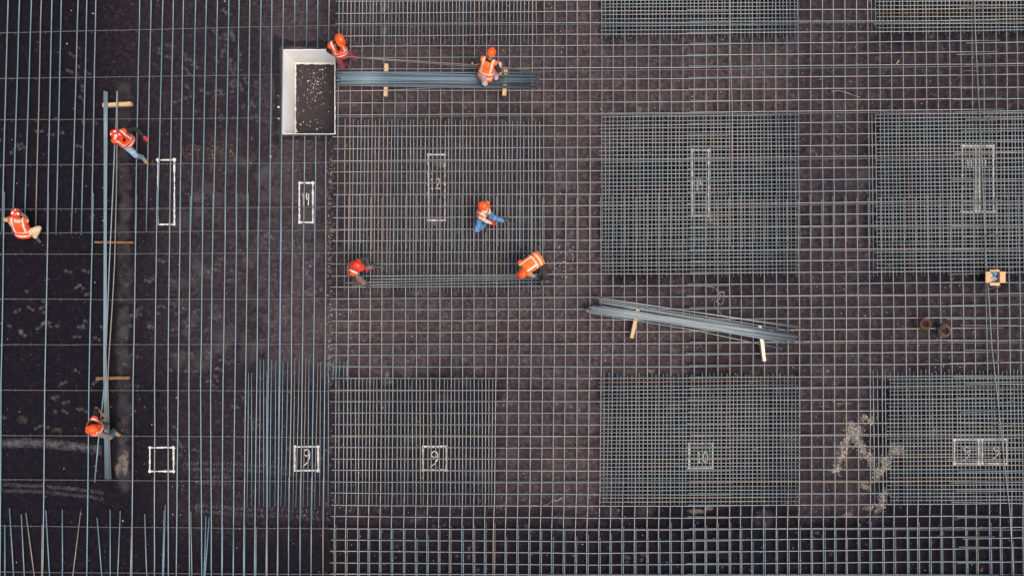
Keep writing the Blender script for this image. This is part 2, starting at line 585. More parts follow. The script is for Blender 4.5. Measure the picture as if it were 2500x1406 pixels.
ridges = RIDGES = [[(2052, 1128), (2060, 1090), (2072, 1068), (2085, 1050), (2105, 1052)], [(2082, 1053), (2098, 1082), (2112, 1108), (2130, 1132)],
          [(2036, 1150), (2052, 1138)], [(2132, 1170), (2146, 1150), (2165, 1140), (2166, 1122), (2150, 1125)], [(2112, 1190), (2122, 1185)],
          [(2140, 1244), (2150, 1232)], [(2105, 1020), (2130, 1025)], [(2170, 1105), (2205, 1095)],
          [(2075, 1035), (2090, 1045)], [(2160, 1200), (2150, 1225)]]
D = Decals('mud_stains', M_DUSTTAN, 'tan dried slurry stains on the membrane')
for x, y, w, h in ((306, 1108, 26, 34), (300, 1130, 44, 70), (288, 1145, 26, 50), (306, 1140, 26, 60), (945, 918, 20, 36), (950, 932, 30, 16),
                   (936, 15, 26, 60), (938, 75, 22, 40), (2185, 1098, 60, 20), (2180, 1090, 40, 30), (2070, 1255, 40, 26), (2120, 1240, 40, 20),
                   (1700, 1248, 70, 24), (1730, 1240, 40, 20), (2010, 992, 40, 8), (2060, 985, 60, 10), (2095, 975, 30, 10), (2200, 1105, 44, 30),
                   (1590, 905, 30, 14), (1735, 525, 50, 34), (1560, 268, 24, 24), (1062, 545, 20, 20), (1075, 400, 60, 30), (1740, 537, 60, 40)):
    D.add(x, y, w, h)
for rd in ridges:
    for (ax, ay), (bx, by) in zip(rd[:-1], rd[1:]):
        n = int(math.hypot(bx - ax, by - ay) / 6) + 1
        for k in range(n):
            t = (k + random.random()) / n
            D.add(ax + (bx - ax) * t + random.gauss(0, 3), ay + (by - ay) * t + random.gauss(0, 3), random.uniform(20, 38), random.uniform(16, 28), random.uniform(0, 180))
D.done()

# caked mud dropped in ridges between the right hand mats
bm = bmesh.new()
for rd in ridges:
    for (ax, ay), (bx, by) in zip(rd[:-1], rd[1:]):
        L = math.hypot(bx - ax, by - ay)
        for k in range(int(L * 2.0) + 4):
            t = random.random()
            w = W(ax + (bx - ax) * t + random.gauss(0, 7), ay + (by - ay) * t + random.gauss(0, 7))
            lump(bm, w.x, w.y, .006, random.choice((.008, .010, .013, .020)) * random.uniform(.6, 1.2), flat=.35)
tag(link_mesh('caked_mud', bm, M_MUD), 'ridges of caked pale mud crumbled between the right mats', 'mud', kind='stuff')

# loose chips, straw and cut wire ends
bm = bmesh.new()


def chip(x, y, s, mi, z=0.012):
    w = W(x, y)
    a = random.uniform(0, 6.28)
    l, t = s * random.uniform(.8, 2.2), s * random.uniform(.35, .9)
    dx, dy = Vector((math.cos(a), math.sin(a), 0)), Vector((-math.sin(a), math.cos(a), 0))
    b = [bm.verts.new(w + dx * l * u * random.uniform(.7, 1.2) + dy * t * v * random.uniform(.6, 1.2) + Vector((0, 0, zz)))
         for u, v, zz in ((-.5, -.5, .007), (.5, -.5, .007), (.5, .5, .007), (-.5, .5, .007))]
    tp = bm.verts.new(w + Vector((0, 0, .007 + t * .5)))
    for i in range(4):
        f = bm.faces.new((b[i], b[(i + 1) % 4], tp))
        f.material_index = mi


for k in range(9500):
    if random.random() < .22:
        x, y = random.uniform(0, 820), random.uniform(0, 1406)
        if random.random() > .35 + x / 1200:
            continue
    else:
        x, y = random.uniform(800, 2500), random.uniform(0, 1406)
    if noise.noise(Vector((x * .02, y * .02, 3))) < random.uniform(-.45, .35):
        continue
    if PX0 - 3 < x < PX1 + 3 and PY0 - 3 < y < PY1 + 3:
        continue
    chip(x, y, random.choice((.009, .011, .014, .020)) * random.uniform(.7, 1.3), random.choice((0, 1, 1, 2, 3, 3)))
for k in range(420):
    t = random.random()
    chip(random.gauss(806, 5), 380 + 560 * t, random.uniform(.009, .018), random.choice((0, 1, 1)))
for k in range(160):
    chip(random.uniform(440, 580), random.gauss(376, 16), random.uniform(.009, .018), random.choice((1, 1, 2)))
for k in range(70):
    chip(random.gauss(2330, 70), random.gauss(930, 100), random.uniform(.014, .03), 1)
for k in range(60):
    chip(random.gauss(1370, 20), random.gauss(640, 30), random.uniform(.014, .024), 0)
tag(link_mesh('ground_litter', bm, M_CHIP), 'chips, straw and cut wire ends littering the membrane', 'litter', kind='stuff')

# ------------------------------------------------------------------ painted column outlines with their numbers
DIG = {'1': [[(.35, .8), (.55, 1), (.55, 0)], [(.35, 0), (.75, 0)]],
       '2': [[(.15, .8), (.3, .97), (.55, 1), (.75, .85), (.7, .6), (.4, .3), (.12, .02), (.9, .02)]],
       '4': [[(.25, 1), (.2, .55), (.8, .5)], [(.72, .95), (.66, 0)]],
       '9': [[(.72, .78), (.62, .95), (.42, 1), (.25, .88), (.25, .7), (.42, .6), (.62, .65), (.74, .82), (.7, .5), (.5, .22), (.15, 0)]],
       '0': [[(.5, 1), (.22, .82), (.15, .5), (.25, .15), (.5, 0), (.78, .18), (.85, .5), (.75, .85), (.5, 1)]]}


def stroke(bm, pts, w, z, ragged=.35):
    pts = [Vector((p[0], p[1], 0)) for p in pts]
    dense = []
    for a, b in zip(pts[:-1], pts[1:]):
        n = max(2, int((b - a).length / .02))
        dense += [a.lerp(b, i / n) for i in range(n)]
    dense.append(pts[-1])
    prev = None
    for i, p in enumerate(dense):
        t = (dense[min(i + 1, len(dense) - 1)] - dense[max(i - 1, 0)]).normalized()
        nrm = Vector((-t.y, t.x, 0))
        k = 1 + ragged * (noise.noise(p * 9 + Vector((0, 0, 5))) * 1.2 + noise.noise(p * 31))
        off = nrm * (.006 * noise.noise(p * 5))
        va = bm.verts.new((p + nrm * w * .5 * k + off) + Vector((0, 0, z)))
        vb = bm.verts.new((p - nrm * w * .5 * k + off) + Vector((0, 0, z)))
        if prev:
            bm.faces.new((prev[0], prev[1], vb, va))
        prev = (va, vb)


def blob(bm, p, r, z):
    c = bm.verts.new((p[0], p[1], z))
    ring = [bm.verts.new((p[0] + r * (1 + random.uniform(-.25, .25)) * math.cos(a), p[1] + r * (1 + random.uniform(-.25, .25)) * math.sin(a), z))
            for a in (i * math.pi / 8 for i in range(16))]
    for i in range(16):
        bm.faces.new((c, ring[i], ring[(i + 1) % 16]))


def marking(x0, y0, x1, y1, text, label, tx=None, ty=None, tw=None, th=None, split=None, w=3.3, texts=None):
    bm = bmesh.new()
    g = lambda x, y: tuple(W(x, y).xy)
    z = .0072
    lines = [((x0, y0), (x1, y0)), ((x0, y1), (x1, y1)), ((x0, y0), (x0, y1)), ((x1, y0), (x1, y1))]
    cs = [(x0, y0), (x1, y0), (x0, y1), (x1, y1)]
    if split:
        for s in split:
            lines.append(((s, y0), (s, y1)))
            cs += [(s, y0), (s, y1)]
    for i, (a, b) in enumerate(lines):
        stroke(bm, [g(*a), g(*b)], w / 90, z + i * .0004, .6)
    for i, c in enumerate(cs):
        blob(bm, g(*c), random.uniform(2.6, 4.4) / 90, z + .003 + i * .0002)
    root = link_mesh('painted_outline', bm, M_PAINT)
    tag(root, label, 'paint marking')
    for text, tx, ty, tw, th in (texts or ([(text, tx, ty, tw, th)] if text else [])):
        bm = bmesh.new()
        cw = tw / len(text)
        for i, ch in enumerate(text):
            for st in DIG[ch]:
                stroke(bm, [g(tx + i * cw + u * cw, ty + (1 - v) * th) for u, v in st], 2.1 / 90, .0100 + i * .0003, .2)
        link_mesh('number', bm, M_PAINT, root)


marking(386, 391, 426, 548, None, 'tall white outline without a number beside the walking worker')
marking(731, 447, 764, 543, '14', 'narrow white outline numbered 14 below the pit', 735, 472, 22, 30)
marking(1046, 378, 1086, 538, '12', 'tall white outline numbered 12 under the long thin bars', 1047, 436, 30, 25)
marking(1690, 367, 1730, 527, '14', 'tall white outline under the middle dense mesh', 1696, 436, 22, 28)
marking(2349, 357, 2425, 517, None, 'double tall white outline numbered 11 twice under the right mesh', split=(2382, 2391),
        texts=[('11', 2358, 391, 17, 18), ('11', 2393, 391, 17, 18)])
marking(366, 1092, 424, 1150, None, 'empty white square beside the scraped tan patch')
marking(720, 1090, 777, 1148, '9', 'white square numbered 9 under the left narrow bars', 736, 1096, 28, 42)
marking(1033, 1089, 1090, 1147, '9', 'white square numbered 9 in the lower middle bar mat', 1046, 1101, 32, 38)
marking(1682, 1082, 1740, 1142, '10', 'white square numbered 10 under the lower dense mesh', 1698, 1102, 32, 26)
marking(2330, 1073, 2458, 1131, None, 'double white square numbered 9 twice under the lower right mesh', split=(2389, 2398),
        texts=[('9', 2346, 1090, 30, 34), ('9', 2420, 1088, 26, 32)])

# ------------------------------------------------------------------ reinforcing bars
R = 0.0116           # bars of the grid
RL = 0.0165          # thicker bars of the left field
ZS, ZV, ZH = 0.085, 0.117, 0.155          # support rails, north-south bars, east-west bars
stuff_bm = bmesh.new()
n_single = 0


def steel_index():
    t = random.random()
    return 0 if t < .50 else 1 if t < .90 else 2 if t < .99 else 3


def wobble(pts, amp=.006, step=1.1, sag=0.0):
    out = []
    pts = [Vector(p) for p in pts]
    ph = random.uniform(0, 100)
    for a, b in zip(pts[:-1], pts[1:]):
        n = max(1, int((b - a).length / step))
        out += [a.lerp(b, i / n) for i in range(n)]
    out.append(pts[-1])
    d = (pts[-1] - pts[0]).normalized()
    s = Vector((-d.y, d.x, 0))
    return [p + s * (amp * noise.noise(Vector((i * .6, ph, 0))) * 2) for i, p in enumerate(out)]


def bar(pts, label=None, group=None, name='rebar', cat='steel bar', r=R, mat=None, amp=.006, blue=False):
    """pts: list of world points. Without a label the bar joins the dense extra mats."""
    global n_single
    pts = wobble(pts, amp)
    if label is None:
        add_tube(stuff_bm, pts, r, 6, mi=steel_index() + (4 if blue else 0))
        return None
    bm = bmesh.new()
    add_tube(bm, pts, r, 8)
    n_single += 1
    o = link_mesh(name, bm, mat or (STEEL_BLUE if blue else STEEL)[steel_index()])
    return tag(o, label, cat, group)


def P(z, *pp):
    return [W(x, y, z) for x, y in pp]


# rails lying low across the whole slab
G_RAIL = 'thin support rails under the bars'
rail = [(82, 63, 54), (193, 181, 160), (294, 286, 272), (404, 397, 384), (512, 505, 496), (570, 562, 552), (621, 617, 609), (731, 729, 720),
        (842, 839, 836), (951, 955, 944), (1062, 1067, 1063), (1170, 1175, 1172), (1283, 1290, 1292), (1395, 1401, 1402)]


def rail_obj(pts, label):
    bm = bmesh.new()
    add_tube(bm, wobble(pts, .01), .0125, 6)
    L = (pts[-1] - pts[0])
    n = int(L.length / .62)
    for k in range(n):
        p = pts[0].lerp(pts[1], (k + .5) / n) if len(pts) == 2 else None
        if p is None:
            t = (k + .5) / n * (len(pts) - 1)
            i = min(int(t), len(pts) - 2)
            p = pts[i].lerp(pts[i + 1], t - i)
        for s in (-1, 1):
            add_tube(bm, [p + Vector((0, 0, .004)), p + Vector((.01, s * .035, -ZS + .006))], .008, 5)
    tag(link_mesh('support_rail', bm, STEEL_DARK), label, 'support rail', G_RAIL)


for i, (a, b, c) in enumerate(rail):
    nm = nth(i + 1) + ' from the top edge'
    if a in (193, 294):
        rail_obj(P(ZS, (-60, a), (686, b + (a - b) * .16)), 'thin dark rail left of the pit, ' + nm)
        rail_obj(P(ZS, (822, b), (2580, c)), 'thin rusty rail right of the pit, ' + nm)
    else:
        rail_obj(P(ZS, (-60, a), (815, b), (2580, c)), 'thin low rail running across the whole slab, ' + nm)

# --- left field, bars running up and down
top = [20, 48, 77, 101, 127, 150, 191, 212, 234, 341, 369, 398, 423, 448, 478, 504, 531, 559, 584, 610, 637, 664, 692, 720, 750, 776, 804]
mid = [7.5, 33, 62, 89, 117, 139, 177, 201, 225, 332, 359, 386, 415, 440, 468, 495, 522, 550, 577, 604, 632, 659, 686, 715, 744, 772, 795]
end = [566, 572, 570, 566, 568, 574, 571, 574, 569, 568, 566, 566, 566, 570, 566, 566, 567, 571, 571, 606, 606, 608]
for i, (t, m) in enumerate(zip(top, mid)):
    lab = 'long bluish bar in the upper left field, ' + nth(i + 1) + ' from the left edge'
    if i < len(end):
        y1 = end[i]
        x1 = m + (m - t) / 480 * (y1 - 480)
        bar(P(ZV, (t + (t - m) * .1, -48), (m, 480), (x1, y1)), lab, 'bars of the upper left field', r=RL, blue=True)
    elif i == 22:
        bar(P(ZV, (t, -48), (m, 480), (681.5, 940)), 'long bar skirting the left rim of the pit', 'bars of the upper left field', r=RL, blue=True)
    else:
        xe = t + (m - t) * 117 / 480
        bar(P(ZV, (t, -48), (xe, 115 + random.uniform(-3, 4))), 'short bar stopping above the white pit, ' + nth(i - 22) + ' from its left side',
            'bars cut off above the pit', r=RL, blue=True)
low = [(7.5, 468, 1.7, 0), (115, 470, 108.6, 103.7), (224.6, 472, 216, 211.5), (330, 474, 324, 321.5), (380, 463, 376.6, 376.8), (412, 463, 409, 411),
       (438, 475, 433.6, 430), (461.6, 479, 460, 463), (492.7, 470, 489, 493), (516.6, 474, 513, 516), (548, 470, 543.5, 541), (574.6, 472, 572.6, 568),
       (602.6, 472, 598.5, 594), (627.5, 503, 625.5, 621), (655.5, 504, 654, 649), (684, 504, 681.5, 676)]
for i, (x0, y0, x1, x2) in enumerate(low):
    bar(P(ZV, (x0 + 3.4, y0), (x1 + 1, 940), (x2, 1460)), 'long bar in the lower left field, ' + nth(i + 1) + ' from the left edge', 'bars of the lower left field', r=RL, blue=True)
for i, (x0, x1, x2) in enumerate(((716, 711, 705), (744, 737.5, 733), (771, 765, 760), (796, 793, 790))):
    bar(P(ZV, (x0, 330 + random.uniform(-1, 3)), (x1, 940), (x2, 1284 + random.uniform(-3, 3))), 'long bar starting below the white pit, ' + nth(i + 1) + ' from its left side',
        'bars starting below the pit', r=RL, blue=True)
for i, (x, y) in enumerate(((540, 1281), (567, 1280), (594, 1280), (622, 1284), (649, 1283), (676, 1282), (702, 1165), (730, 1167), (757, 1166), (786, 1167))):
    bar(P(ZV, (x + 3.4, y), (x + 2, 1460)), 'bar end lapped beside another at the bottom edge, ' + nth(i + 1) + ' of its row from the left', 'lapped bar ends at the bottom left', r=RL, blue=True)
# scattered bars lying askew at the bottom left
stray = [(35, 1040, 35), (68, 925, 97), (150, 968, 173), (183, 958, 243), (323, 940, 350), (440, 935, 440), (570, 948, 513), (297, 1040, 294), (686, 992, 718),
         (779, 936, 779), (850, 944, 830), (930, 1045, 922), (1021, 966, 1037), (1168, 902, 1155), (1160, 940, 1147), (1348, 947, 1357), (1455, 978, 1440), (1477, 988, 1448)]
words = {3: ', leaning to the right', 6: ', leaning to the left', 8: ', leaning to the right'}
for i, (a, b, c) in enumerate(stray):
    x0, y0, x1 = a / 2.893, 920 + b / 2.893, c / 2.893
    dx = (x1 - x0) / (1406 - y0)
    bar(P(ZV + .012, (x0, y0), (x1 + dx * 60, 1466)), 'loose bar lying askew at the bottom left, ' + nth(i + 1) + ' from the left' + words.get(i, ''), 'loose bars at the bottom left', r=RL * .9, blue=True)
# bundle on the timber blocks and the two bars being carried
G_BUN = 'bars bundled upright beside the workers on the left'
for k in range(5):
    o = k - 2
    bar([W(258 + o * 1.9, 224 + random.uniform(-2, 2), .18), W(257 + o * 1.3, 590, .16), W(256.5 + o * 1.5, 920, .17), W(262 + o * 2.3, 1169 + random.uniform(-2, 2), .16)],
        'bar of the long tight bundle lying over the timber blocks at left', G_BUN, amp=.003, r=RL * .9, blue=True)
bar([W(286, 224, .55), W(283.5, 300, .80), W(280, 355, .83), W(276, 460, .70), W(267.5, 640, .42), W(261, 800, .34), W(255.5, 930, .55), W(247, 1012, .80), W(240, 1080, .72), W(231, 1177, .50)],
    'bar carried by the two workers on the left', 'bars held by workers', amp=.002, r=RL, blue=True)
bar([W(287, 224, .20), W(284.4, 460, .17), W(280, 640, .17), W(274, 750, .17), W(266, 870, .18), W(263, 930, .19), W(266, 1040, .19), W(270.5, 1169, .16)],
    'bent loose bar crossing the long bundle on the left', 'loose bars beside the bundle', amp=.002, r=RL, blue=True)

# --- square grid on the right
rL = [4, 34, 59, 89.5, 114, 141.7, 170, 195, 222, 252, 281, 308, 335, 364, 393, 420, 447.6, 475.6, 504, 531.7, 560.7, 588, 617, 644.7, 674, 701, 730, 756, 783.7, 811.7,
      839.7, 867, 895, 922.8, 951.8, 979.8, 1008, 1035.8, 1063.4, 1091.4, 1119.8, 1147.4, 1175.8, 1202.7, 1232.8, 1259.8, 1289.8, 1316.8, 1344.5, 1372.8, 1399.8]
rM = [2, 28, 55.6, 84, 111.6, 139, 166, 194, 221, 250, 277.6, 306.6, 332.5, 360, 389, 417, 445, 474, 502.7, 529.3, 558.3, 586.3, 613.6, 642, 668.6, 698, 725.6, 754.3, 781, 810,
      839, 866.3, 895.6, 923.6, 952.8, 979.5, 1008.5, 1036.8, 1064.5, 1093, 1120.8, 1148.8, 1177.5, 1207, 1235, 1264, 1292.6, 1321.7, 1349.7, 1378.3, 1403]
rR = [-4, 24, 52, 78.5, 104, 131, 160, 187, 216, 244, 271, 299, 327, 355, 382, 410, 438, 466, 494, 523, 551.5, 579.5, 608.5, 635, 664, 692, 720.5, 749.5, 777, 804, 833, 861.5, 890,
      919, 945, 975, 1003, 1032.7, 1061, 1090, 1117, 1146, 1175, 1204, 1231, 1260.5, 1288.8, 1314, 1342.4, 1372.8, 1403]
c1 = [827, 856, 884, 910, 938, 966, 994, 1020.5, 1048.5, 1076, 1104, 1130.5, 1158.5, 1187.5, 1216.5, 1244, 1271, 1299.5, 1328, 1354.5, 1383, 1409.5, 1441, 1469, 1497, 1525.5, 1554.5,
      1583.5, 1611, 1639.5, 1667, 1695, 1724, 1751.5, 1780.5, 1809, 1837, 1865.5, 1894, 1921, 1948, 1979, 2008, 2034.5, 2063, 2091.5, 2119, 2148, 2176, 2204.5, 2233.5, 2261, 2289, 2318,
      2345.5, 2373, 2401, 2431.5, 2458, 2483.5, 2512]
c2 = [821, 850.5, 877, 904, 932, 960, 990, 1016, 1045, 1074, 1102, 1129, 1157.5, 1187, 1212.4, 1240.4, 1268.5, 1297.5, 1326, 1354, 1381, 1410.5, 1440.5, 1469, 1496.5, 1524.5, 1554,
      1580.5, 1609, 1638, 1668, 1695, 1724, 1753, 1782, 1810, 1839, 1866.5, 1896, 1923.5, 1952, 1980, 2009, 2037, 2066, 2095, 2123.6, 2153, 2182, 2211, 2239, 2268, 2297, 2323, 2352, 2380,
      2408, 2435, 2465, 2491, 2520]
c3 = [818, 846, 875, 901, 928.6, 957.3, 987, 1016, 1043.7, 1072.4, 1099.4, 1129.4, 1157, 1184.7, 1206.8, 1235.5, 1264, 1293, 1321, 1349, 1377, 1406.6, 1435, 1464.4, 1492, 1520.7, 1550.8,
      1580.5, 1609, 1637, 1666, 1694.6, 1723, 1752, 1782, 1809, 1836.6, 1866, 1896, 1924.4, 1952, 1981.5, 2012, 2039, 2067, 2097, 2125.6, 2156, 2184, 2216, 2242, 2271, 2299, 2328, 2359, 2385,
      2417, 2443, 2471, 2498, 2528]


def rowy(i, x):
    if x < 1448:
        return rL[i] + (rM[i] - rL[i]) * (x - 815) / 633
    return rM[i] + (rR[i] - rM[i]) * (x - 1448) / 627


def colx(i, y):
    if y < 770:
        return c1[i] + (c2[i] - c1[i]) * (y - 115) / 655
    return c2[i] + (c3[i] - c2[i]) * (y - 770) / 496


for i in range(len(rL)):
    xl = 808 + (818 - 808) * max(0, 1 - i / 25) + random.uniform(-3, 3)
    lo = nth(i + 1) + ' row from the top edge'
    if 6 <= i <= 11:
        xl = max(xl, 822)
    bar(P(ZH, (xl, rowy(i, xl)), (1448, rM[i]), (1700, rowy(i, 1700) + 1.2), (1782 + random.uniform(-5, 5), rowy(i, 1782) + 2.0)),
        'level bar of the square grid, left length, ' + lo, 'level bars of the left half of the grid')
    x0 = 1680 + random.uniform(-5, 5)
    x1 = 2440 + random.uniform(-12, 12)
    bar(P(ZH, (x0, rowy(i, x0) - 2.0), (1800, rowy(i, 1800) - .4), (2075, rR[i]), (x1, rowy(i, x1))),
        'level bar of the square grid, right length, ' + lo, 'level bars of the right half of the grid')
    x0 = 2338 + random.uniform(-26, 22)
    dy = random.uniform(-7, 7)
    bar(P(ZH + .002, (x0, rowy(i, x0) + dy + random.uniform(-2, 2)), (2570, rowy(i, 2570) + dy * .4 + random.uniform(-3, 3))))
for i in range(len(c1)):
    co = nth(i + 1) + ' column from the left of the grid'
    y1 = 598 + random.uniform(-12, 12)
    off = 1.9
    bar(P(ZV, (colx(i, -50), -50), (colx(i, 400), 400), (colx(i, 590) + off, y1)), 'upright bar of the square grid, upper length, ' + co, 'upright bars of the upper grid')
    y0 = 480 + random.uniform(-8, 8)
    bar(P(ZV, (colx(i, 480) - off, y0), (c2[i], 770), (colx(i, 1200), 1200), (colx(i, 1300) - off, 1300), (colx(i, 1440) - off, 1460)),
        'upright bar of the square grid, lower length, ' + co, 'upright bars of the lower grid')
    y0 = 1282 + random.uniform(-10, 10) + (30 if random.random() < .15 else 0)
    bar(P(ZV, (colx(i, y0) + off, y0), (colx(i, 1440) + off, 1460)), r=R * 1.1, blue=True)


# extra bars of the dense mats, two more in every bay
def extra_cols(x0, x1, y0, y1, skip=0.0, jy=5):
    for i in range(len(c1) - 1):
        for k in (1, 2):
            f = k / 3 + random.uniform(-.05, .05)
            xa, xb = [colx(i, y) + (colx(i + 1, y) - colx(i, y)) * f for y in (y0, y1)]
            if x0 <= xa <= x1 and random.random() >= skip:
                a, b = y0 + random.uniform(-jy, jy), y1 + random.uniform(-jy, jy)
                t = random.uniform(-1.5, 1.5)
                bar(P(ZV, (xa + t, a), (xb - t, b)))


def extra_rows(x0, x1, y0, y1, jx=5):
    for i in range(len(rL) - 1):
        for k in (1, 2):
            f = k / 3 + random.uniform(-.04, .04)
            q = lambda x: rowy(i, x) + (rowy(i + 1, x) - rowy(i, x)) * f
            if y0 <= q((x0 + x1) / 2) <= y1:
                a, b = x0 + random.uniform(-jx, jx), x1 + random.uniform(-jx, jx)
                bar(P(ZH, (a, q(a)), (b, q(b))))


extra_cols(830, 1318, -50, 106)
extra_cols(836, 1332, 294, 712)
extra_cols(812, 1206, 922, 1236)
for x in (812, 820, 828, 838, 845):
    bar(P(ZV, (x + 2, 880), (x, 930)), blue=True)
extra_cols(1467, 1945, -50, 92)
extra_rows(1466, 1948, -40, 80)
extra_cols(1469, 1950, 277, 672)
extra_rows(1466, 1952, 280, 668)
extra_cols(1467, 1950, 914, 1231)
extra_rows(1466, 1953, 916, 1226)
extra_cols(2120, 2540, -50, 82)
extra_rows(2138, 2560, -40, 74)
extra_cols(2122, 2540, 274, 672)
extra_rows(2140, 2560, 276, 662)
extra_cols(2130, 2540, 906, 1228)
extra_rows(2168, 2560, 912, 1222)
for (a, ya, b) in ((607, 910, 603), (614.5, 910, 614), (635, 878, 633), (643.5, 876, 643.6), (663, 877, 658.5), (673.6, 880, 670.6), (691, 881, 686), (702.6, 881, 696),
                   (719.7, 873, 715.5), (730.6, 875, 722.4), (746.7, 873, 739.7), (754.5, 877, 750), (776, 884, 768), (783, 882, 779.5), (801.6, 882, 801), (652, 905, 650), (681, 900, 678)):
    bar(P(ZV, (a, ya), (b, 1236 + random.uniform(-2, 2))), blue=True)
so = link_mesh('dense_extra_bars', stuff_bm, STEEL + STEEL_BLUE)
tag(so, 'short extra steel bars thickening the grid into dense square mats', 'steel bars', kind='stuff')

# --- stack of bars beside the pit
G1 = 'bars stacked beside the pit'
for k in range(34):
    lay = k // 16
    kk = k % 16
    f = (kk + .5 + random.uniform(-.35, .35)) / 16
    f2 = min(1, max(0, f + random.uniform(-.22, .22)))
    z = .27 + lay * .034
    xl, xr = 820 + abs(random.gauss(0, 11)), 1300 + random.uniform(-22, 20)
    yl, yr = 174 + f * 36 + lay * 1.0, 179 + f2 * 37
    bar([W(xl, yl, z), W(1060, (yl + yr) / 2 + random.uniform(-1.5, 1.5), z), W(xr, yr, z)], 'dark blue grey bar of the stack lying beside the white pit', G1, mat=random.choice((STEEL_PILE, STEEL_PILE, STEEL_BLUE[0], STEEL_BLUE[1])), amp=.003, r=R * 1.15)
bar([W(818, 223.5, .25), W(960, 221, .255), W(1100, 213, .265)], 'greenish bar slanting out of the lower side of the pit stack', 'loose bars by the pit stack', mat=STEEL[2], amp=.003)
bar([W(826, 137, .80), W(1000, 149, .74), W(1168, 160, .64), W(1232, 165.5, .55), W(1292, 171, .42)], 'upper bar held between the two workers at the pit stack', 'bars held at the pit stack', amp=.002)
bar([W(834, 139, .76), W(1000, 152, .68), W(1168, 164, .56), W(1286, 173, .40)], 'lower bar held between the two workers at the pit stack', 'bars held at the pit stack', mat=STEEL_PILE, amp=.002)
# --- bars being laid by the two bent workers
for (x0, y0, x1, y1, lab, z) in ((844, 690.5, 1331, 680.6, 'third', .20), (860, 696.8, 1344, 687.5, 'lowest', .20), (872, 674, 1324.5, 673, 'topmost', .20), (905, 682, 1318, 676.5, 'second', .20)):
    bar(P(z, (x0, y0), (x1, y1)), lab + ' of the four level bars laid between the two bent workers', 'bars laid between two workers', amp=.004)
# --- slanting stack on the right
G2 = 'bars of the slanting stack'
for k in range(30):
    lay = 0 if k < 18 else 1
    f = ((k if lay == 0 else k - 18) + .5) / (18 if lay == 0 else 12)
    z = .27 + lay * .034
    f = f if lay == 0 else .1 + f * .75
    xl, yl = 1458 - f * 16 + random.uniform(-18, 14), 745.5 + f * 16
    xr, yr = 1942 + random.uniform(-34, 20), 816 + f * 22 + random.uniform(-1.5, 1.5)
    bar([W(xl, yl, z), W(1700, (yl + yr) / 2, z), W(xr, yr, z)], 'grey bar of the slanting stack resting on two timbers', G2, mat=STEEL[random.choice((0, 1))] if k % 3 else STEEL_PILE, amp=.003, r=R * .92)
for i, (x0, y0, x1, y1) in enumerate(((1456, 728, 1952, 797), (1471, 727.5, 1964, 802.5), (1464, 731.5, 1936, 807.5), (1463, 735, 1925, 811), (1463, 738, 1890, 808), (1474, 741, 1880, 809))):
    bar([W(x0, y0, .28), W(x1, y1, .27)], 'bar lying apart above the slanting stack, ' + nth(i + 1) + ' from its upper side', 'bars lying apart above the slanting stack', amp=.003, r=R * .92)
bar([W(1436, 763.5, .27), W(1690, 805, .26), W(1911, 851, .22)], 'stray bar splayed out below the slanting stack', 'loose bars below the slanting stack', amp=.002)
bar([W(1434, 758, .27), W(1700, 800, .29), W(1925, 836, .27)], 'lowest long bar along the lower side of the slanting stack', 'loose bars below the slanting stack', amp=.002, r=R * .92)
# --- long thin bar wandering down the right side
bar([W(2378, 0, .21), W(2385, 170, .20), W(2395, 330, .20), W(2404, 570, .20), W(2412, 700, .19), W(2422, 850, .20), W(2434, 960, .20), W(2452, 1130, .20), W(2465, 1240, .20), W(2477, 1440, .19)],
    'thin bent bar wandering over the meshes down the right side', 'loose bars on the right', r=.011, amp=.004)
bar([W(1783, -20, .19), W(1783, 120, .19), W(1788, 275, .18), W(1786, 420, .18)], 'thin wire line running down beside the grid lap from the top edge', 'loose bars on the right', r=.006, mat=M_WIRE, amp=.004)

# ------------------------------------------------------------------ timber blocks


def timber(ax, ay, bx, by, z, w, h, mat, label, group=None):
    a, b = W(ax, ay, z), W(bx, by, z)
    d = b - a
    bm = bmesh.new()
    add_box(bm, 0, 0, 0, d.length, w, h, bevel=.006)
    for v in bm.verts:
        v.co += Vector((0, .004 * noise.noise(v.co * 3), .003 * noise.noise(v.co * 4)))
    o = link_mesh('timber_block', bm, mat)
    o.location = (a + b) / 2
    o.rotation_euler = (0, 0, math.atan2(d.y, d.x))
    return tag(o, label, 'timber', group or 'timber blocks under the bars')


timber(253, 258.5, 322, 254.5, .08, .105, .13, M_WOOD, 'clean yellow timber under the top of the left bundle')
timber(233, 591.5, 327, 592, .075, .055, .10, M_WOODDARK, 'charred thin timber under the middle of the left bundle')
timber(236, 923.5, 317, 921, .075, .085, .10, M_WOODDARK, 'dark split timber under the lower part of the left bundle')
timber(943.5, 157, 942, 236, .20, .098, .10, M_WOOD, 'yellow timber under the left part of the pit stack')
timber(1235, 169, 1231, 234.5, .20, .105, .10, M_WOOD, 'yellow timber under the right part of the pit stack, near the squatting worker')
timber(1557, 753, 1542, 825, .20, .098, .10, M_WOOD, 'yellow grained timber under the left part of the slanting stack')
timber(1854, 795, 1865.5, 881, .20, .09, .10, M_WOODPALE, 'pale pinkish timber under the right part of the slanting stack')

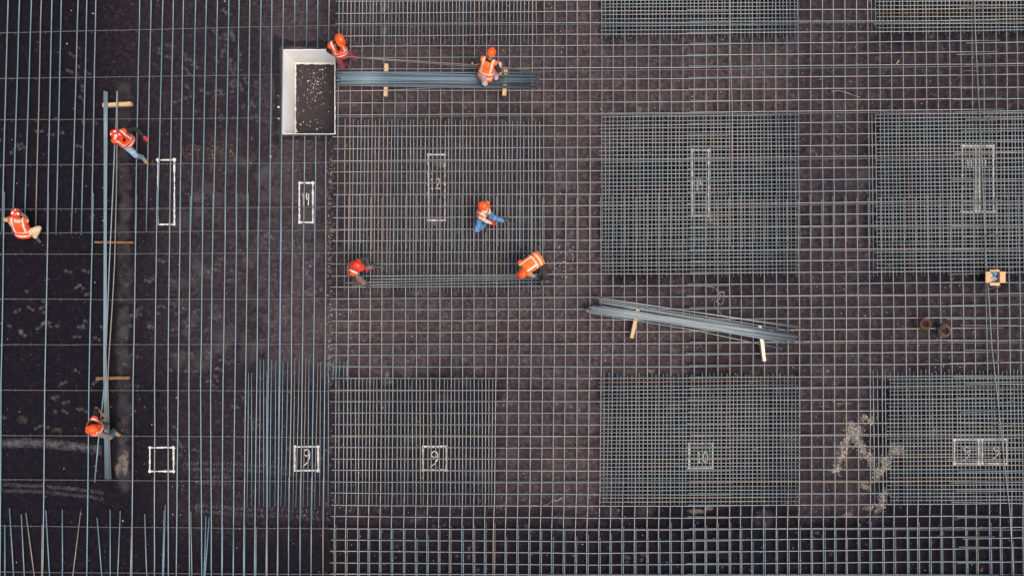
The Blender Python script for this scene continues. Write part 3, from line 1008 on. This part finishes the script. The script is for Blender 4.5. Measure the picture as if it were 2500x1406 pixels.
# ------------------------------------------------------------------ cardboard box of spacers
bx = W(2417.5, 677, .17)
box = empty('cardboard_box', bx, 'open cardboard box of blue packets standing on the right mesh', 'box')
bw, bd, bh = .26, .30, .20
bm = bmesh.new()
t = .008
add_box(bm, -bw / 2, 0, bh / 2, t, bd, bh)
add_box(bm, bw / 2, 0, bh / 2, t, bd, bh)
add_box(bm, 0, -bd / 2 + t / 2, bh / 2, bw - t, t, bh)
add_box(bm, 0, bd / 2 - t / 2, bh / 2, bw - t, t, bh)
add_box(bm, 0, 0, .004, bw - t, bd - 2 * t, .008)
link_mesh('carton', bm, M_CARDIN, box)
for (ax, w, l, tilt, side) in (('x', bd, .11, 12, -1), ('x', bd, .155, 5, 1), ('y', bw, .075, 14, -1), ('y', bw, .06, 30, 1)):
    bm = bmesh.new()
    add_box(bm, l / 2, 0, 0, l, w - .004, .006)
    ang = 0 if (ax == 'x' and side == 1) else math.pi if ax == 'x' else side * math.pi / 2
    Mx = Matrix.Translation((side * bw / 2 if ax == 'x' else 0, side * bd / 2 if ax == 'y' else 0, bh + .002)) @ Matrix.Rotation(ang, 4, 'Z') @ Matrix.Rotation(math.radians(tilt), 4, 'Y')
    bmesh.ops.transform(bm, matrix=Mx, verts=bm.verts)
    link_mesh('flap', bm, M_CARD, box)
bm = bmesh.new()
for k in range(46):
    x, y = random.gauss(.055, .03), random.uniform(-.13, .13)
    if abs(x) > .115:
        continue
    Mx = Matrix.Translation((x, y, .05 + random.uniform(0, .09))) @ Matrix.Rotation(random.uniform(0, 6), 4, 'Z') @ Matrix.Rotation(random.uniform(-.6, .6), 4, 'X')
    n0 = len(bm.faces)
    add_box(bm, 0, 0, 0, random.uniform(.025, .05), random.uniform(.015, .03), .012, mat=Mx)
    mi = random.choice((0, 0, 1))
    bm.faces.ensure_lookup_table()
    for f in bm.faces[n0:]:
        f.material_index = mi
pk = tag(link_mesh('spacer_packets', bm, [M_BLUE, M_FOILW]), 'heap of small blue and silver packets inside the cardboard box', 'packets', kind='stuff')
pk.location = bx
bm = bmesh.new()
add_box(bm, -.03, 0, .085, .11, .24, .008, mat=Matrix.Rotation(.12, 4, 'Z'))
sh = tag(link_mesh('paper_sheet', bm, simple('brown_paper', (.62, .45, .32), .8)), 'brown paper sheet lying inside the open cardboard box', 'paper')
sh.location = bx

# ------------------------------------------------------------------ coils of tie wire


def coil(px, py, ro, ri, label, grey):
    c = W(px, py, .175)
    root = empty('wire_coil', c, label, 'wire coil', 'coils of tie wire on the right grid')
    for nm, mat, rr, n, hh in (('inner_windings', M_RUST, (ri, ri + .032), 26, .11), ('outer_windings', M_RUSTGREY if grey else M_RUST, (ri + .034, ro), 34, .10)):
        bm = bmesh.new()
        for k in range(n):
            r = random.uniform(*rr)
            z = random.uniform(.008, hh)
            tx, ty = random.uniform(-.08, .08), random.uniform(-.08, .08)
            pts = []
            for j in range(41):
                a = j / 40 * 6.2832
                wob = 1 + .035 * noise.noise(Vector((math.cos(a) * 1.3, math.sin(a) * 1.3, k * .7)))
                pts.append((r * wob * math.cos(a), r * wob * math.sin(a), z + tx * r * math.cos(a) + ty * r * math.sin(a)))
            add_tube(bm, pts, .0065, 5, cap=False)
        link_mesh(nm, bm, mat, root)


coil(2255, 790.5, .155, .085, 'rusty brown wire coil, smaller and further left of the two', False)
coil(2302.5, 807, .170, .092, 'grey and rusty wire coil, larger and further right of the two', True)

# thin scribbles of loose tie wire
for pts, lab in (([(1726, 698), (1745, 703), (1752, 712), (1768, 712), (1764, 722), (1752, 716), (1756, 730), (1748, 735), (1762, 742), (1768, 716), (1750, 720), (1744, 745), (1752, 757), (1766, 772)],
                  'tangled white wire lying above the slanting stack'),
                 ([(1292, 1239), (1303, 1233), (1322, 1234), (1335, 1231), (1345, 1224), (1352, 1222), (1360, 1222), (1372, 1213), (1377, 1215), (1374, 1219), (1366, 1217), (1360, 1222), (1350, 1218)],
                  'curled pale wire lying at the lower middle of the grid'),
                 ([(2030, 225), (2045, 222), (2062, 225), (2080, 232), (2100, 238)], 'faint bent wire lying in the upper right of the grid')):
    w = [W(x, y, .018) for x, y in pts]
    dense = []
    for i in range(len(w) - 1):
        p0_, p1_, p2_, p3_ = w[max(i - 1, 0)], w[i], w[i + 1], w[min(i + 2, len(w) - 1)]
        for k in range(6):
            u = k / 6
            dense.append(.5 * ((2 * p1_) + (p2_ - p0_) * u + (2 * p0_ - 5 * p1_ + 4 * p2_ - p3_) * u * u + (3 * p1_ - p0_ - 3 * p2_ + p3_) * u ** 3))
    dense.append(w[-1])
    bm = bmesh.new()
    add_tube(bm, dense, .0055, 5)
    tag(link_mesh('loose_wire', bm, M_WIRE), lab, 'wire', 'scraps of loose tie wire')

# bent bar chairs standing on the right meshes
G_CH = 'bent steel chairs on the right side'
for x, y, lab in ((2370, 26, 'under the topmost mesh at right'), (2383, 296, 'above the double tall outline'), (2382, 432, 'inside the double tall outline'), (2405, 578, 'above the cardboard box'),
                  (2405, 707, 'below the cardboard box'), (2412, 880, 'above the lower right mesh'), (2440, 980, 'at the top of the lower right mesh'), (2440, 1037, 'above the double white square'),
                  (2354, 185, 'between the two upper right meshes')):
    bm = bmesh.new()
    c = W(x, y, .0)
    a = random.uniform(-.25, .25)
    Mx = Matrix.Translation(c) @ Matrix.Rotation(a, 4, 'Z')
    pts = [(-.26, -.16, .01), (-.22, -.14, .012), (-.20, .02, .30), (.20, .06, .30), (.22, -.12, .012), (.25, -.16, .01)]
    add_tube(bm, [Mx @ Vector(p) for p in pts], .009, 6)
    tag(link_mesh('bar_chair', bm, STEEL_DARK), 'bent dark steel chair wire standing ' + lab, 'bar chair', G_CH)

# dropped pliers and a wooden stick
bm = bmesh.new()
c = W(1343.5, 484, .15)
for s in (-1, 1):
    add_tube(bm, [c + Vector((.0, s * .012, 0)), c + Vector((-.05, s * .03, 0)), c + Vector((-.10, s * .022, 0))], .011, 6)
    add_tube(bm, [c, c + Vector((.03, s * .012, 0)), c + Vector((.055, s * .006, 0))], .010, 6)
tag(link_mesh('pliers', bm, simple('black_rubber', (.012, .012, .013), .5)), 'black pliers dropped on the grid right of the crouching worker', 'pliers')
bm = bmesh.new()
add_tube(bm, [W(2188, 156, .15), W(2191.5, 153, .152), W(2195, 147.5, .15)], .014, 6)
tag(link_mesh('wood_stick', bm, M_WOOD), 'short wooden splinter lying on the upper right grid', 'stick')

# ------------------------------------------------------------------ people
M_SKIN = simple('skin', (0.30, 0.155, 0.085), 0.6, var=0.12, scale=9)
M_HELM = simple('helmet_orange', (0.80, 0.085, 0.008), 0.28, var=0.05, scale=4)
M_HELMRED = simple('helmet_red', (0.72, 0.035, 0.012), 0.25, var=0.08, scale=4)
M_STICK = simple('helmet_sticker', (0.80, 0.70, 0.66), 0.4)
M_BOOT = simple('boot_leather', (0.035, 0.028, 0.022), 0.6, var=0.4)
M_BOOTTAN = simple('boot_tan', (0.22, 0.15, 0.085), 0.7, var=0.3)
M_GLOVERED = simple('glove_red', (0.50, 0.022, 0.012), 0.75, var=0.25, scale=30)
M_GLOVEOL = simple('glove_olive', (0.15, 0.14, 0.075), 0.8, var=0.3, scale=30)
M_HAIR = simple('hair_black', (0.012, 0.009, 0.008), 0.6)
M_EYE = simple('eye_dark', (0.03, 0.02, 0.015), 0.2)
M_TEES = {k: simple('cloth_' + k, c, 0.85, var=v, scale=s, bump=.4, bscale=24) for k, c, v, s in
          (('black', (.010, .010, .011), .3, 10), ('cream', (.58, .43, .26), .12, 6), ('beige', (.52, .45, .39), .15, 8), ('jeans', (.075, .19, .37), .45, 9), ('paleblue', (.22, .33, .45), .35, 8),
           ('maroon', (.14, .022, .040), .35, 7), ('lavender', (.40, .28, .33), .25, 9), ('teal', (.10, .34, .40), .35, 9), ('grey', (.12, .10, .09), .4, 9), ('darkgrey', (.030, .030, .032), .4, 9),
           ('camo', (.26, .22, .21), .9, 26), ('darkbrown', (.022, .017, .014), .4, 9))}


def vest_material(col):
    m, nt, p = new_mat('vest_fabric')
    at = node(nt, 'ShaderNodeAttribute', attribute_name='vest')
    sp = node(nt, 'ShaderNodeSeparateXYZ')
    nt.links.new(at.outputs['Vector'], sp.inputs[0])
    l = math_n(nt, 'ABSOLUTE', sp.outputs[0])
    u = sp.outputs[1]
    band = lambda v, c, w: math_n(nt, 'LESS_THAN', math_n(nt, 'ABSOLUTE', math_n(nt, 'SUBTRACT', v, c)), w)
    vert = math_n(nt, 'MULTIPLY', band(l, .125, .019), math_n(nt, 'GREATER_THAN', u, .14))
    hor = math_n(nt, 'MAXIMUM', band(u, .150, .019), band(u, .020, .019))
    k = math_n(nt, 'MAXIMUM', vert, hor)
    g = node(nt, 'ShaderNodeNewGeometry')
    n = noise_node(nt, 14, 4, .6, g.outputs['Position'])
    c0 = ramp(nt, n.outputs[0], [(.3, tuple(x * .85 for x in col)), (.7, tuple(min(1, x * 1.1) for x in col))])
    c = mix(nt, k, c0.outputs[0], (.62, .55, .50))
    nt.links.new(c, p.inputs['Base Color'])
    p.inputs['Roughness'].default_value = .75
    b = node(nt, 'ShaderNodeBump')
    b.inputs['Strength'].default_value = .4
    b.inputs['Distance'].default_value = .02
    nt.links.new(noise_node(nt, 11, 3, .6, g.outputs['Position']).outputs[0], b.inputs['Height'])
    nt.links.new(b.outputs[0], p.inputs['Normal'])
    return m


M_VEST = vest_material((.74, .062, .006))
M_VESTLIGHT = vest_material((.80, .135, .010))


def ellipsoid(bm, c, axes, r, sub=3):
    q = bmesh.ops.create_icosphere(bm, subdivisions=sub, radius=1.0)
    for v in q['verts']:
        v.co = c + axes[0] * (v.co.x * r[0]) + axes[1] * (v.co.y * r[1]) + axes[2] * (v.co.z * r[2])


def limb(bm, a, b, ra, rb):
    ax = (Vector((1, 0, 0)), Vector((0, 1, 0)), Vector((0, 0, 1)))
    n = max(2, int((b - a).length / .04))
    add_tube(bm, [a.lerp(b, i / n) for i in range(n + 1)], ra, 14, r_end=rb)
    ellipsoid(bm, a, ax, (ra,) * 3, 2)
    ellipsoid(bm, b, ax, (rb,) * 3, 2)


def solidify(bm, voxel, wrinkle=0.0, smooth_it=4, fr=9.0):
    """fuse the overlapping forms into one closed continuous skin"""
    me = bpy.data.meshes.new('tmp')
    bm.to_mesh(me); bm.free()
    o = bpy.data.objects.new('tmp', me)
    COL.objects.link(o)
    md = o.modifiers.new('r', 'REMESH'); md.mode = 'VOXEL'; md.voxel_size = voxel
    if smooth_it:
        ms = o.modifiers.new('s', 'SMOOTH'); ms.iterations = smooth_it; ms.factor = .5
    dg = bpy.context.evaluated_depsgraph_get()
    me2 = bpy.data.meshes.new_from_object(o.evaluated_get(dg))
    bpy.data.objects.remove(o); bpy.data.meshes.remove(me)
    if wrinkle:
        off = Vector((random.uniform(0, 50), random.uniform(0, 50), 0))
        nr = [v.normal.copy() for v in me2.vertices]
        for v, n in zip(me2.vertices, nr):
            v.co += n * (wrinkle * (noise.noise(v.co * fr + off) + .6 * noise.noise(v.co * fr * 2.3 + off)))
    return me2


def put(name, me, mat, parent):
    me.name = name
    me.materials.clear()
    me.materials.append(mat)
    for p in me.polygons:
        p.use_smooth = True
        p.material_index = 0
    o = bpy.data.objects.new(name, me)
    COL.objects.link(o)
    o.parent = parent
    return o


def ik(a, b, la, lb, pole):
    d = b - a
    L = d.length
    mx = (la + lb) * .995
    if L > mx:
        b = a + d * (mx / L); d = b - a; L = mx
    dn = d.normalized()
    x = (la * la - lb * lb + L * L) / (2 * L)
    h = math.sqrt(max(0, la * la - x * x))
    p = pole - dn * pole.dot(dn)
    p = p.normalized() if p.length > 1e-4 else Vector((0, 0, 1))
    return a + dn * x + p * h, b


def hand_forms(bm, wrist, fwd, palm_n, thumb_side, g=0.0, curl=.9):
    """palm, four bent fingers of unequal length and a thumb off the side of the palm"""
    fwd = fwd.normalized()
    side = fwd.cross(palm_n).normalized() * thumb_side
    nrm = palm_n.normalized()
    pc = wrist + fwd * .05
    limb(bm, wrist - fwd * .01, wrist + fwd * .02, .024 + g, .026 + g)
    ellipsoid(bm, pc, (fwd, side, nrm), (.052 + g, .043 + g, .020 + g), 2)
    for i, (o, L) in enumerate(((.030, .072), (.010, .080), (-.010, .075), (-.029, .060))):
        b0 = wrist + fwd * (.088 - abs(o - .005) * .25) + side * o
        p1_ = b0 + (fwd * math.cos(curl * .6) + nrm * math.sin(curl * .6)) * L * .5
        p2_ = p1_ + (fwd * math.cos(curl * 1.6) + nrm * math.sin(curl * 1.6)) * L * .5
        limb(bm, b0, p1_, .0105 + g, .0095 + g)
        limb(bm, p1_, p2_, .0095 + g, .0080 + g)
    t0 = wrist + fwd * .025 + side * .034
    t1 = t0 + (fwd * .5 + side * .6 + nrm * .35).normalized() * .042
    t2 = t1 + (fwd * .8 + nrm * .6).normalized() * .032
    limb(bm, t0, t1, .014 + g, .011 + g)
    limb(bm, t1, t2, .011 + g, .009 + g)


def person(label, pelvis, neck, head, face, hands, ankles, feet, kpoles=None, epoles=None, shirt='black', legs='jeans', sleeve=1.0,
           vest=None, helmet=None, gloves=(None, None), boot=None, lower=None, stickers=False, roll=0.0):
    pelvis, neck, head = (W(*p) for p in (pelvis, neck, head))
    # keep the trunk at a human length
    sp = neck - pelvis
    neck = pelvis + sp.normalized() * min(max(sp.length, .48), .56)
    nk = head - neck
    head = neck + nk.normalized() * min(max(nk.length, .19), .225)
    spine = (neck - pelvis).normalized()
    face = Vector(face).normalized()
    right = face.cross(Vector((0, 0, 1)))
    if abs(spine.dot(right)) > .0:
        right = (right - spine * right.dot(spine)).normalized()
    front = spine.cross(right).normalized() * -1
    if front.dot(face) < 0:
        front = -front
    root = empty('person', Vector((pelvis.x, pelvis.y, 0)), label, 'person', 'construction workers')
    off = -root.location

    def fin(o):
        o.location = off
        return o
    up = Vector((0, 0, 1))
    J = {}
    for i, s in ((0, -1), (1, 1)):                       # 0 = left, 1 = right
        sh_ = neck - spine * .055 + right * (.19 * s)
        hp = pelvis - spine * .01 + right * (.095 * s)
        hd = W(*hands[i]); an = W(*ankles[i])
        ep = Vector(epoles[i]) if epoles and epoles[i] else (right * s * .8 - front * .5 - up * .3)
        kp = Vector(kpoles[i]) if kpoles and kpoles[i] else (front + up * .4 + right * s * .3)
        el, hd = ik(sh_, hd, .285, .255, ep)
        kn, an = ik(hp, an, .42, .42, kp)
        J[i] = (sh_, el, hd, hp, kn, an)
    hup = (head - neck).normalized()
    # ----- body, one continuous skin
    bm = bmesh.new()
    ax = (right, front, spine)
    ellipsoid(bm, pelvis + spine * .03, ax, (.150, .100, .12))
    ellipsoid(bm, pelvis + spine * .19, ax, (.130, .090, .15))
    ellipsoid(bm, pelvis + spine * .36, ax, (.155, .105, .15))
    limb(bm, J[0][0], J[1][0], .058, .058)
    limb(bm, neck - spine * .05, head - hup * .04, .056, .052)
    fd = (face - hup * face.dot(hup)).normalized()
    rt = fd.cross(hup).normalized()
    hax = (rt, fd, hup)
    ellipsoid(bm, head, hax, (.074, .092, .108))
    ellipsoid(bm, head + fd * .05 - hup * .075, hax, (.045, .045, .035), 2)        # jaw
    ellipsoid(bm, head + fd * .098 - hup * .012, hax, (.013, .020, .026), 2)       # nose
    ellipsoid(bm, head + fd * .086 - hup * .052, hax, (.024, .012, .008), 2)       # lips
    for s in (-1, 1):
        ellipsoid(bm, head + rt * .077 * s - hup * .01, hax, (.010, .022, .032), 2)
    for i in (0, 1):
        sh_, el, hd, hp, kn, an = J[i]
        limb(bm, sh_, el, .050, .041); limb(bm, el, hd, .041, .027)
        limb(bm, hp, kn, .082, .055); limb(bm, kn, an, .055, .038)
        f = Vector((*feet[i], 0)).normalized()
        limb(bm, an, an - up * .03, .038, .036); limb(bm, an - up * .03, an + f * .12 - up * .065, .034, .024)
        pn = (pelvis + spine * .2 + front * .5 - hd)
        fw = (hd - el).normalized()
        pn = (pn - fw * pn.dot(fw)).normalized()
        hand_forms(bm, hd, fw, pn, 1 if i == 0 else -1)
    fin(put('body', solidify(bm, .008, 0, 2), M_SKIN, root))
    for s in (-1, 1):
        bm = bmesh.new()
        ellipsoid(bm, head + fd * .088 + rt * .032 * s + hup * .004, hax, (.011, .007, .008), 2)
        fin(link_mesh('eye', bm, M_EYE, root, True))
    bm = bmesh.new()
    ellipsoid(bm, head - fd * .012 + hup * .012, hax, (.079, .092, .104))
    cut = [v for v in bm.verts if (v.co - head).dot(hup) < -.055 or ((v.co - head).dot(fd) > .045 and (v.co - head).dot(hup) < .05)]
    bmesh.ops.delete(bm, geom=cut, context='VERTS')
    fin(link_mesh('hair', bm, M_HAIR, root, True))
    # ----- clothes
    bm = bmesh.new()
    ellipsoid(bm, pelvis + spine * .05, ax, (.162, .115, .13))
    ellipsoid(bm, pelvis + spine * .20, ax, (.145, .105, .16))
    ellipsoid(bm, pelvis + spine * .36, ax, (.165, .118, .145))
    limb(bm, J[0][0], J[1][0], .068, .068)
    limb(bm, neck - spine * .06, neck + hup * .02, .066, .062)
    for i in (0, 1):
        sh_, el, hd = J[i][:3]
        if sleeve >= 1:
            limb(bm, sh_, el, .066, .055); limb(bm, el, el.lerp(hd, .90), .056, .042)
        else:
            limb(bm, sh_, sh_.lerp(el, sleeve), .068, .066)
    fin(put('shirt', solidify(bm, .011, .008, 3), M_TEES[shirt], root))
    bm = bmesh.new()
    ellipsoid(bm, pelvis + spine * .0, ax, (.168, .125, .125))
    for i in (0, 1):
        hp, kn, an = J[i][3:]
        limb(bm, hp, kn, .100, .074); limb(bm, kn, kn.lerp(an, .97), .076, .064)
    fin(put('trousers', solidify(bm, .011, .009, 3), M_TEES[legs], root))
    if lower:
        bm = bmesh.new()
        for i in (0, 1):
            hp, kn, an = J[i][3:]
            limb(bm, kn.lerp(an, .12), kn.lerp(an, .90), .080, .068)
        fin(put('trouser_cuffs', solidify(bm, .011, .007, 3), M_TEES[lower], root))
    # vest
    bm = bmesh.new()
    ellipsoid(bm, pelvis - spine * .02, ax, (.205, .165, .15))
    ellipsoid(bm, pelvis + spine * .18, ax, (.200, .150, .20))
    ellipsoid(bm, pelvis + spine * .36, ax, (.205, .150, .155))
    limb(bm, neck - spine * .05 - right * .165, neck - spine * .05 + right * .165, .085, .085)
    limb(bm, pelvis - spine * .06 - right * .07, pelvis + spine * .40 - right * .07, .145, .13)
    limb(bm, pelvis - spine * .06 + right * .07, pelvis + spine * .40 + right * .07, .145, .13)
    me = solidify(bm, .010, .007, 3)
    b2 = bmesh.new(); b2.from_mesh(me)
    kill = []
    for v in b2.verts:
        d = v.co - pelvis
        l_, u_, f_ = d.dot(right), d.dot(spine), d.dot(front)
        if (f_ > .0 and abs(l_) < .075 * max(0, (u_ - .30) / .2) and u_ > .28) or u_ < -.095 or (u_ > .50 and abs(l_) < .07):
            kill.append(v)
    bmesh.ops.delete(b2, geom=kill, context='VERTS')
    b2.to_mesh(me); b2.free()
    at = me.attributes.new('vest', 'FLOAT_VECTOR', 'POINT')
    for v in me.vertices:
        d = v.co - pelvis
        at.data[v.index].vector = (d.dot(right), d.dot(spine), d.dot(front))
    fin(put('safety_vest', me, vest or M_VEST, root))
    # helmet: ridged dome with a brim, longer in front
    bm = bmesh.new()
    hc = head + hup * .035 - fd * .005
    NS, NR = 36, 9
    tilt = fd * .0
    rings = []
    for j in range(NR):
        t = j / (NR - 1) * math.pi / 2
        ring = []
        for k in range(NS):
            a = 2 * math.pi * k / NS
            rx, ry = .112 * math.cos(t), .135 * math.cos(t)
            x, y, z_ = rx * math.sin(a), ry * math.cos(a), .118 * math.sin(t) ** .9 if j else 0
            if abs(x) < .028 and j > 0:
                z_ += .008
            ring.append(bm.verts.new(hc + rt * x + fd * y + hup * z_))
        rings.append(ring)
    for a_, b_ in zip(rings[:-1], rings[1:]):
        for k in range(NS):
            bm.faces.new((a_[k], a_[(k + 1) % NS], b_[(k + 1) % NS], b_[k]))
    bmesh.ops.remove_doubles(bm, verts=bm.verts, dist=.0008)
    hm = fin(link_mesh('helmet', bm, helmet or M_HELM, root, True))
    bm = bmesh.new()
    ia, ib = [], []
    for k in range(NS):
        a = 2 * math.pi * k / NS
        e = .014 + .045 * max(0, math.cos(a)) ** 2.5
        ia.append((.110 * math.sin(a), .133 * math.cos(a), .004))
        ib.append(((.112 + e * .6) * math.sin(a), (.135 + e) * math.cos(a), -.008 - .012 * max(0, math.cos(a))))
    vt = [[bm.verts.new(hc + rt * x + fd * y + hup * (z_ + dz)) for x, y, z_ in L] for L in (ia, ib) for dz in (0, -.005)]
    for k in range(NS):
        n_ = (k + 1) % NS
        bm.faces.new((vt[0][k], vt[2][k], vt[2][n_], vt[0][n_]))
        bm.faces.new((vt[1][k], vt[1][n_], vt[3][n_], vt[3][k]))
        bm.faces.new((vt[2][k], vt[3][k], vt[3][n_], vt[2][n_]))
    br = link_mesh('brim', bm, helmet or M_HELM, hm, True)
    if stickers:
        bm = bmesh.new()
        for (al, be, s) in ((.9, .75, .030), (2.4, .8, .028), (4.2, .9, .032), (5.4, .6, .026), (.2, 1.25, .03)):
            n = Vector((math.cos(be) * math.sin(al), math.cos(be) * math.cos(al), math.sin(be)))
            c_ = hc + rt * n.x * .1145 + fd * n.y * .1375 + hup * (n.z * .121)
            nn = (rt * n.x + fd * n.y + hup * n.z).normalized()
            e1 = nn.orthogonal().normalized(); e2 = nn.cross(e1)
            ctr = bm.verts.new(c_ + nn * .010)
            rg = [bm.verts.new(c_ + nn * .003 + (e1 * math.cos(q) * 1.3 + e2 * math.sin(q)) * s * random.uniform(.7, 1.15)) for q in (i * math.pi / 5 for i in range(10))]
            for i in range(10):
                bm.faces.new((ctr, rg[i], rg[(i + 1) % 10]))
        link_mesh('sticker', bm, M_STICK, hm, True)
    # gloves and boots
    for i in (0, 1):
        sh_, el, hd, hp, kn, an = J[i]
        if gloves[i]:
            bm = bmesh.new()
            fw = (hd - el).normalized()
            pn = (pelvis + spine * .2 + front * .5 - hd)
            pn = (pn - fw * pn.dot(fw)).normalized()
            limb(bm, hd - fw * .05, hd, .040, .034)
            hand_forms(bm, hd, fw, pn, 1 if i == 0 else -1, g=.006)
            fin(put('glove', solidify(bm, .006, .001, 1), gloves[i], root))
        f = Vector((*feet[i], 0)).normalized()
        sd_ = Vector((-f.y, f.x, 0))
        bm = bmesh.new()
        limb(bm, an + (kn - an).normalized() * .10, an - up * .03, .058, .056)
        ellipsoid(bm, an + f * .07 - up * .055, (f, sd_, up), (.135, .050, .048))
        ellipsoid(bm, an + f * .14 - up * .062, (f, sd_, up), (.075, .052, .040))
        Mx = Matrix.Translation(an + f * .065 - up * .088) @ Matrix(((f.x, sd_.x, 0, 0), (f.y, sd_.y, 0, 0), (f.z, sd_.z, 1, 0), (0, 0, 0, 1)))
        add_box(bm, 0, 0, 0, .27, .092, .03, mat=Mx)
        fin(put('boot', solidify(bm, .009, .003, 2), boot or M_BOOT, root))
    return root


RG, OG = M_GLOVERED, M_GLOVEOL
person('worker in blue jeans and sticker covered helmet striding beside the bundle at upper left', (310, 345, .95), (289, 331, 1.42), (284, 330, 1.60), (.75, -.65, 0),
       [(351, 333, 1.0), (283, 348, .86)], [(314, 357, .2), (346, 384, .2)], [(.7, -.7), (.6, -.8)], shirt='black', legs='paleblue', helmet=M_HELMRED, gloves=(RG, None), boot=M_BOOTTAN, stickers=True)
person('worker in cream clothes squatting with back turned at the left edge', (57, 568, .32), (41, 531, .80), (37, 516, 1.04), (-.15, 1, 0),
       [(26, 532, .35), (50, 520, .35)], [(50, 566, .16), (85, 577, .16)], [(-.5, .6), (.5, -.75)], kpoles=[(-.25, .7, .6), (1.2, .5, .6)], epoles=[(-1, -.2, .2), (.8, -.3, -.6)],
       shirt='cream', legs='cream', helmet=M_HELMRED, stickers=True)
person('worker with teal trouser legs lifting a bar at the lower left', (235, 1045, .84), (223, 1035, 1.30), (227, 1045, 1.45), (.95, -.3, 0),
       [(249, 1009, .80), (246, 1030, .84)], [(236, 1040, .2), (275, 1053, .2)], [(1, 0), (.75, -.65)], shirt='black', legs='grey', lower='teal', sleeve=.75, gloves=(None, OG), boot=M_BOOTTAN)
person('worker in maroon trousers bending beside the corner of the pit', (830, 126, .84), (822, 107, 1.28), (828, 99, 1.46), (.35, -.9, 0),
       [(842, 132, .80), (820, 137, .82)], [(862, 132, .2), (844, 156, .2)], [(.8, -.6), (.7, -.7)], shirt='black', legs='maroon', gloves=(RG, RG))
person('worker in lavender trousers squatting on the stack of bars by the pit', (1185, 184, .58), (1194, 146, 1.0), (1199, 130, 1.2), (.32, .94, 0),
       [(1172, 158, .68), (1226, 173, .60)], [(1181, 205, .43), (1210, 193, .43)], [(.2, .9), (.95, .1)], kpoles=[(-.15, .8, .8), (.45, .8, .6)], epoles=[(-1, -.3, -.2), (.3, -.9, -.1)],
       shirt='black', legs='lavender', sleeve=.7, vest=M_VESTLIGHT)
person('worker in blue jeans and beige sleeves crouching on the long thin bars', (1178, 519, .46), (1181, 512, .96), (1180, 504, 1.14), (.88, -.42, 0),
       [(1199, 543, .36), (1204, 548, .40)], [(1226, 539, .27), (1182, 548, .27)], [(.95, .2), (.4, -.9)], kpoles=[(-.1, -.2, 1), (-.3, -.9, .5)], shirt='beige', legs='jeans', vest=M_VESTLIGHT,
       gloves=(RG, RG))
person('worker in grey trousers stepping over bars at the left end of the laid bars', (863, 655, .64), (868, 653, 1.06), (871, 650, 1.22), (.9, -.42, 0),
       [(895, 650, .72), (868, 687, .55)], [(911, 651, .25), (889, 690, .25)], [(.95, -.1), (.7, -.7)], epoles=[(.3, 1, .2), (-.6, -.9, .5)], shirt='darkgrey', legs='grey', gloves=(RG, RG), helmet=M_HELMRED)
person('worker in camouflage shirt bent double over the right end of the laid bars', (1311, 633, .86), (1285, 651, 1.0), (1276, 663, 1.14), (-.62, -.78, 0),
       [(1308, 676, .42), (1282, 676, .45)], [(1323, 680, .25), (1303, 648, .25)], [(.0, -1), (-.4, -.9)], kpoles=[(.3, -.3, .5), (-.6, -.6, .2)], shirt='camo', legs='darkbrown', vest=M_VESTLIGHT)
print('single bars', n_single)
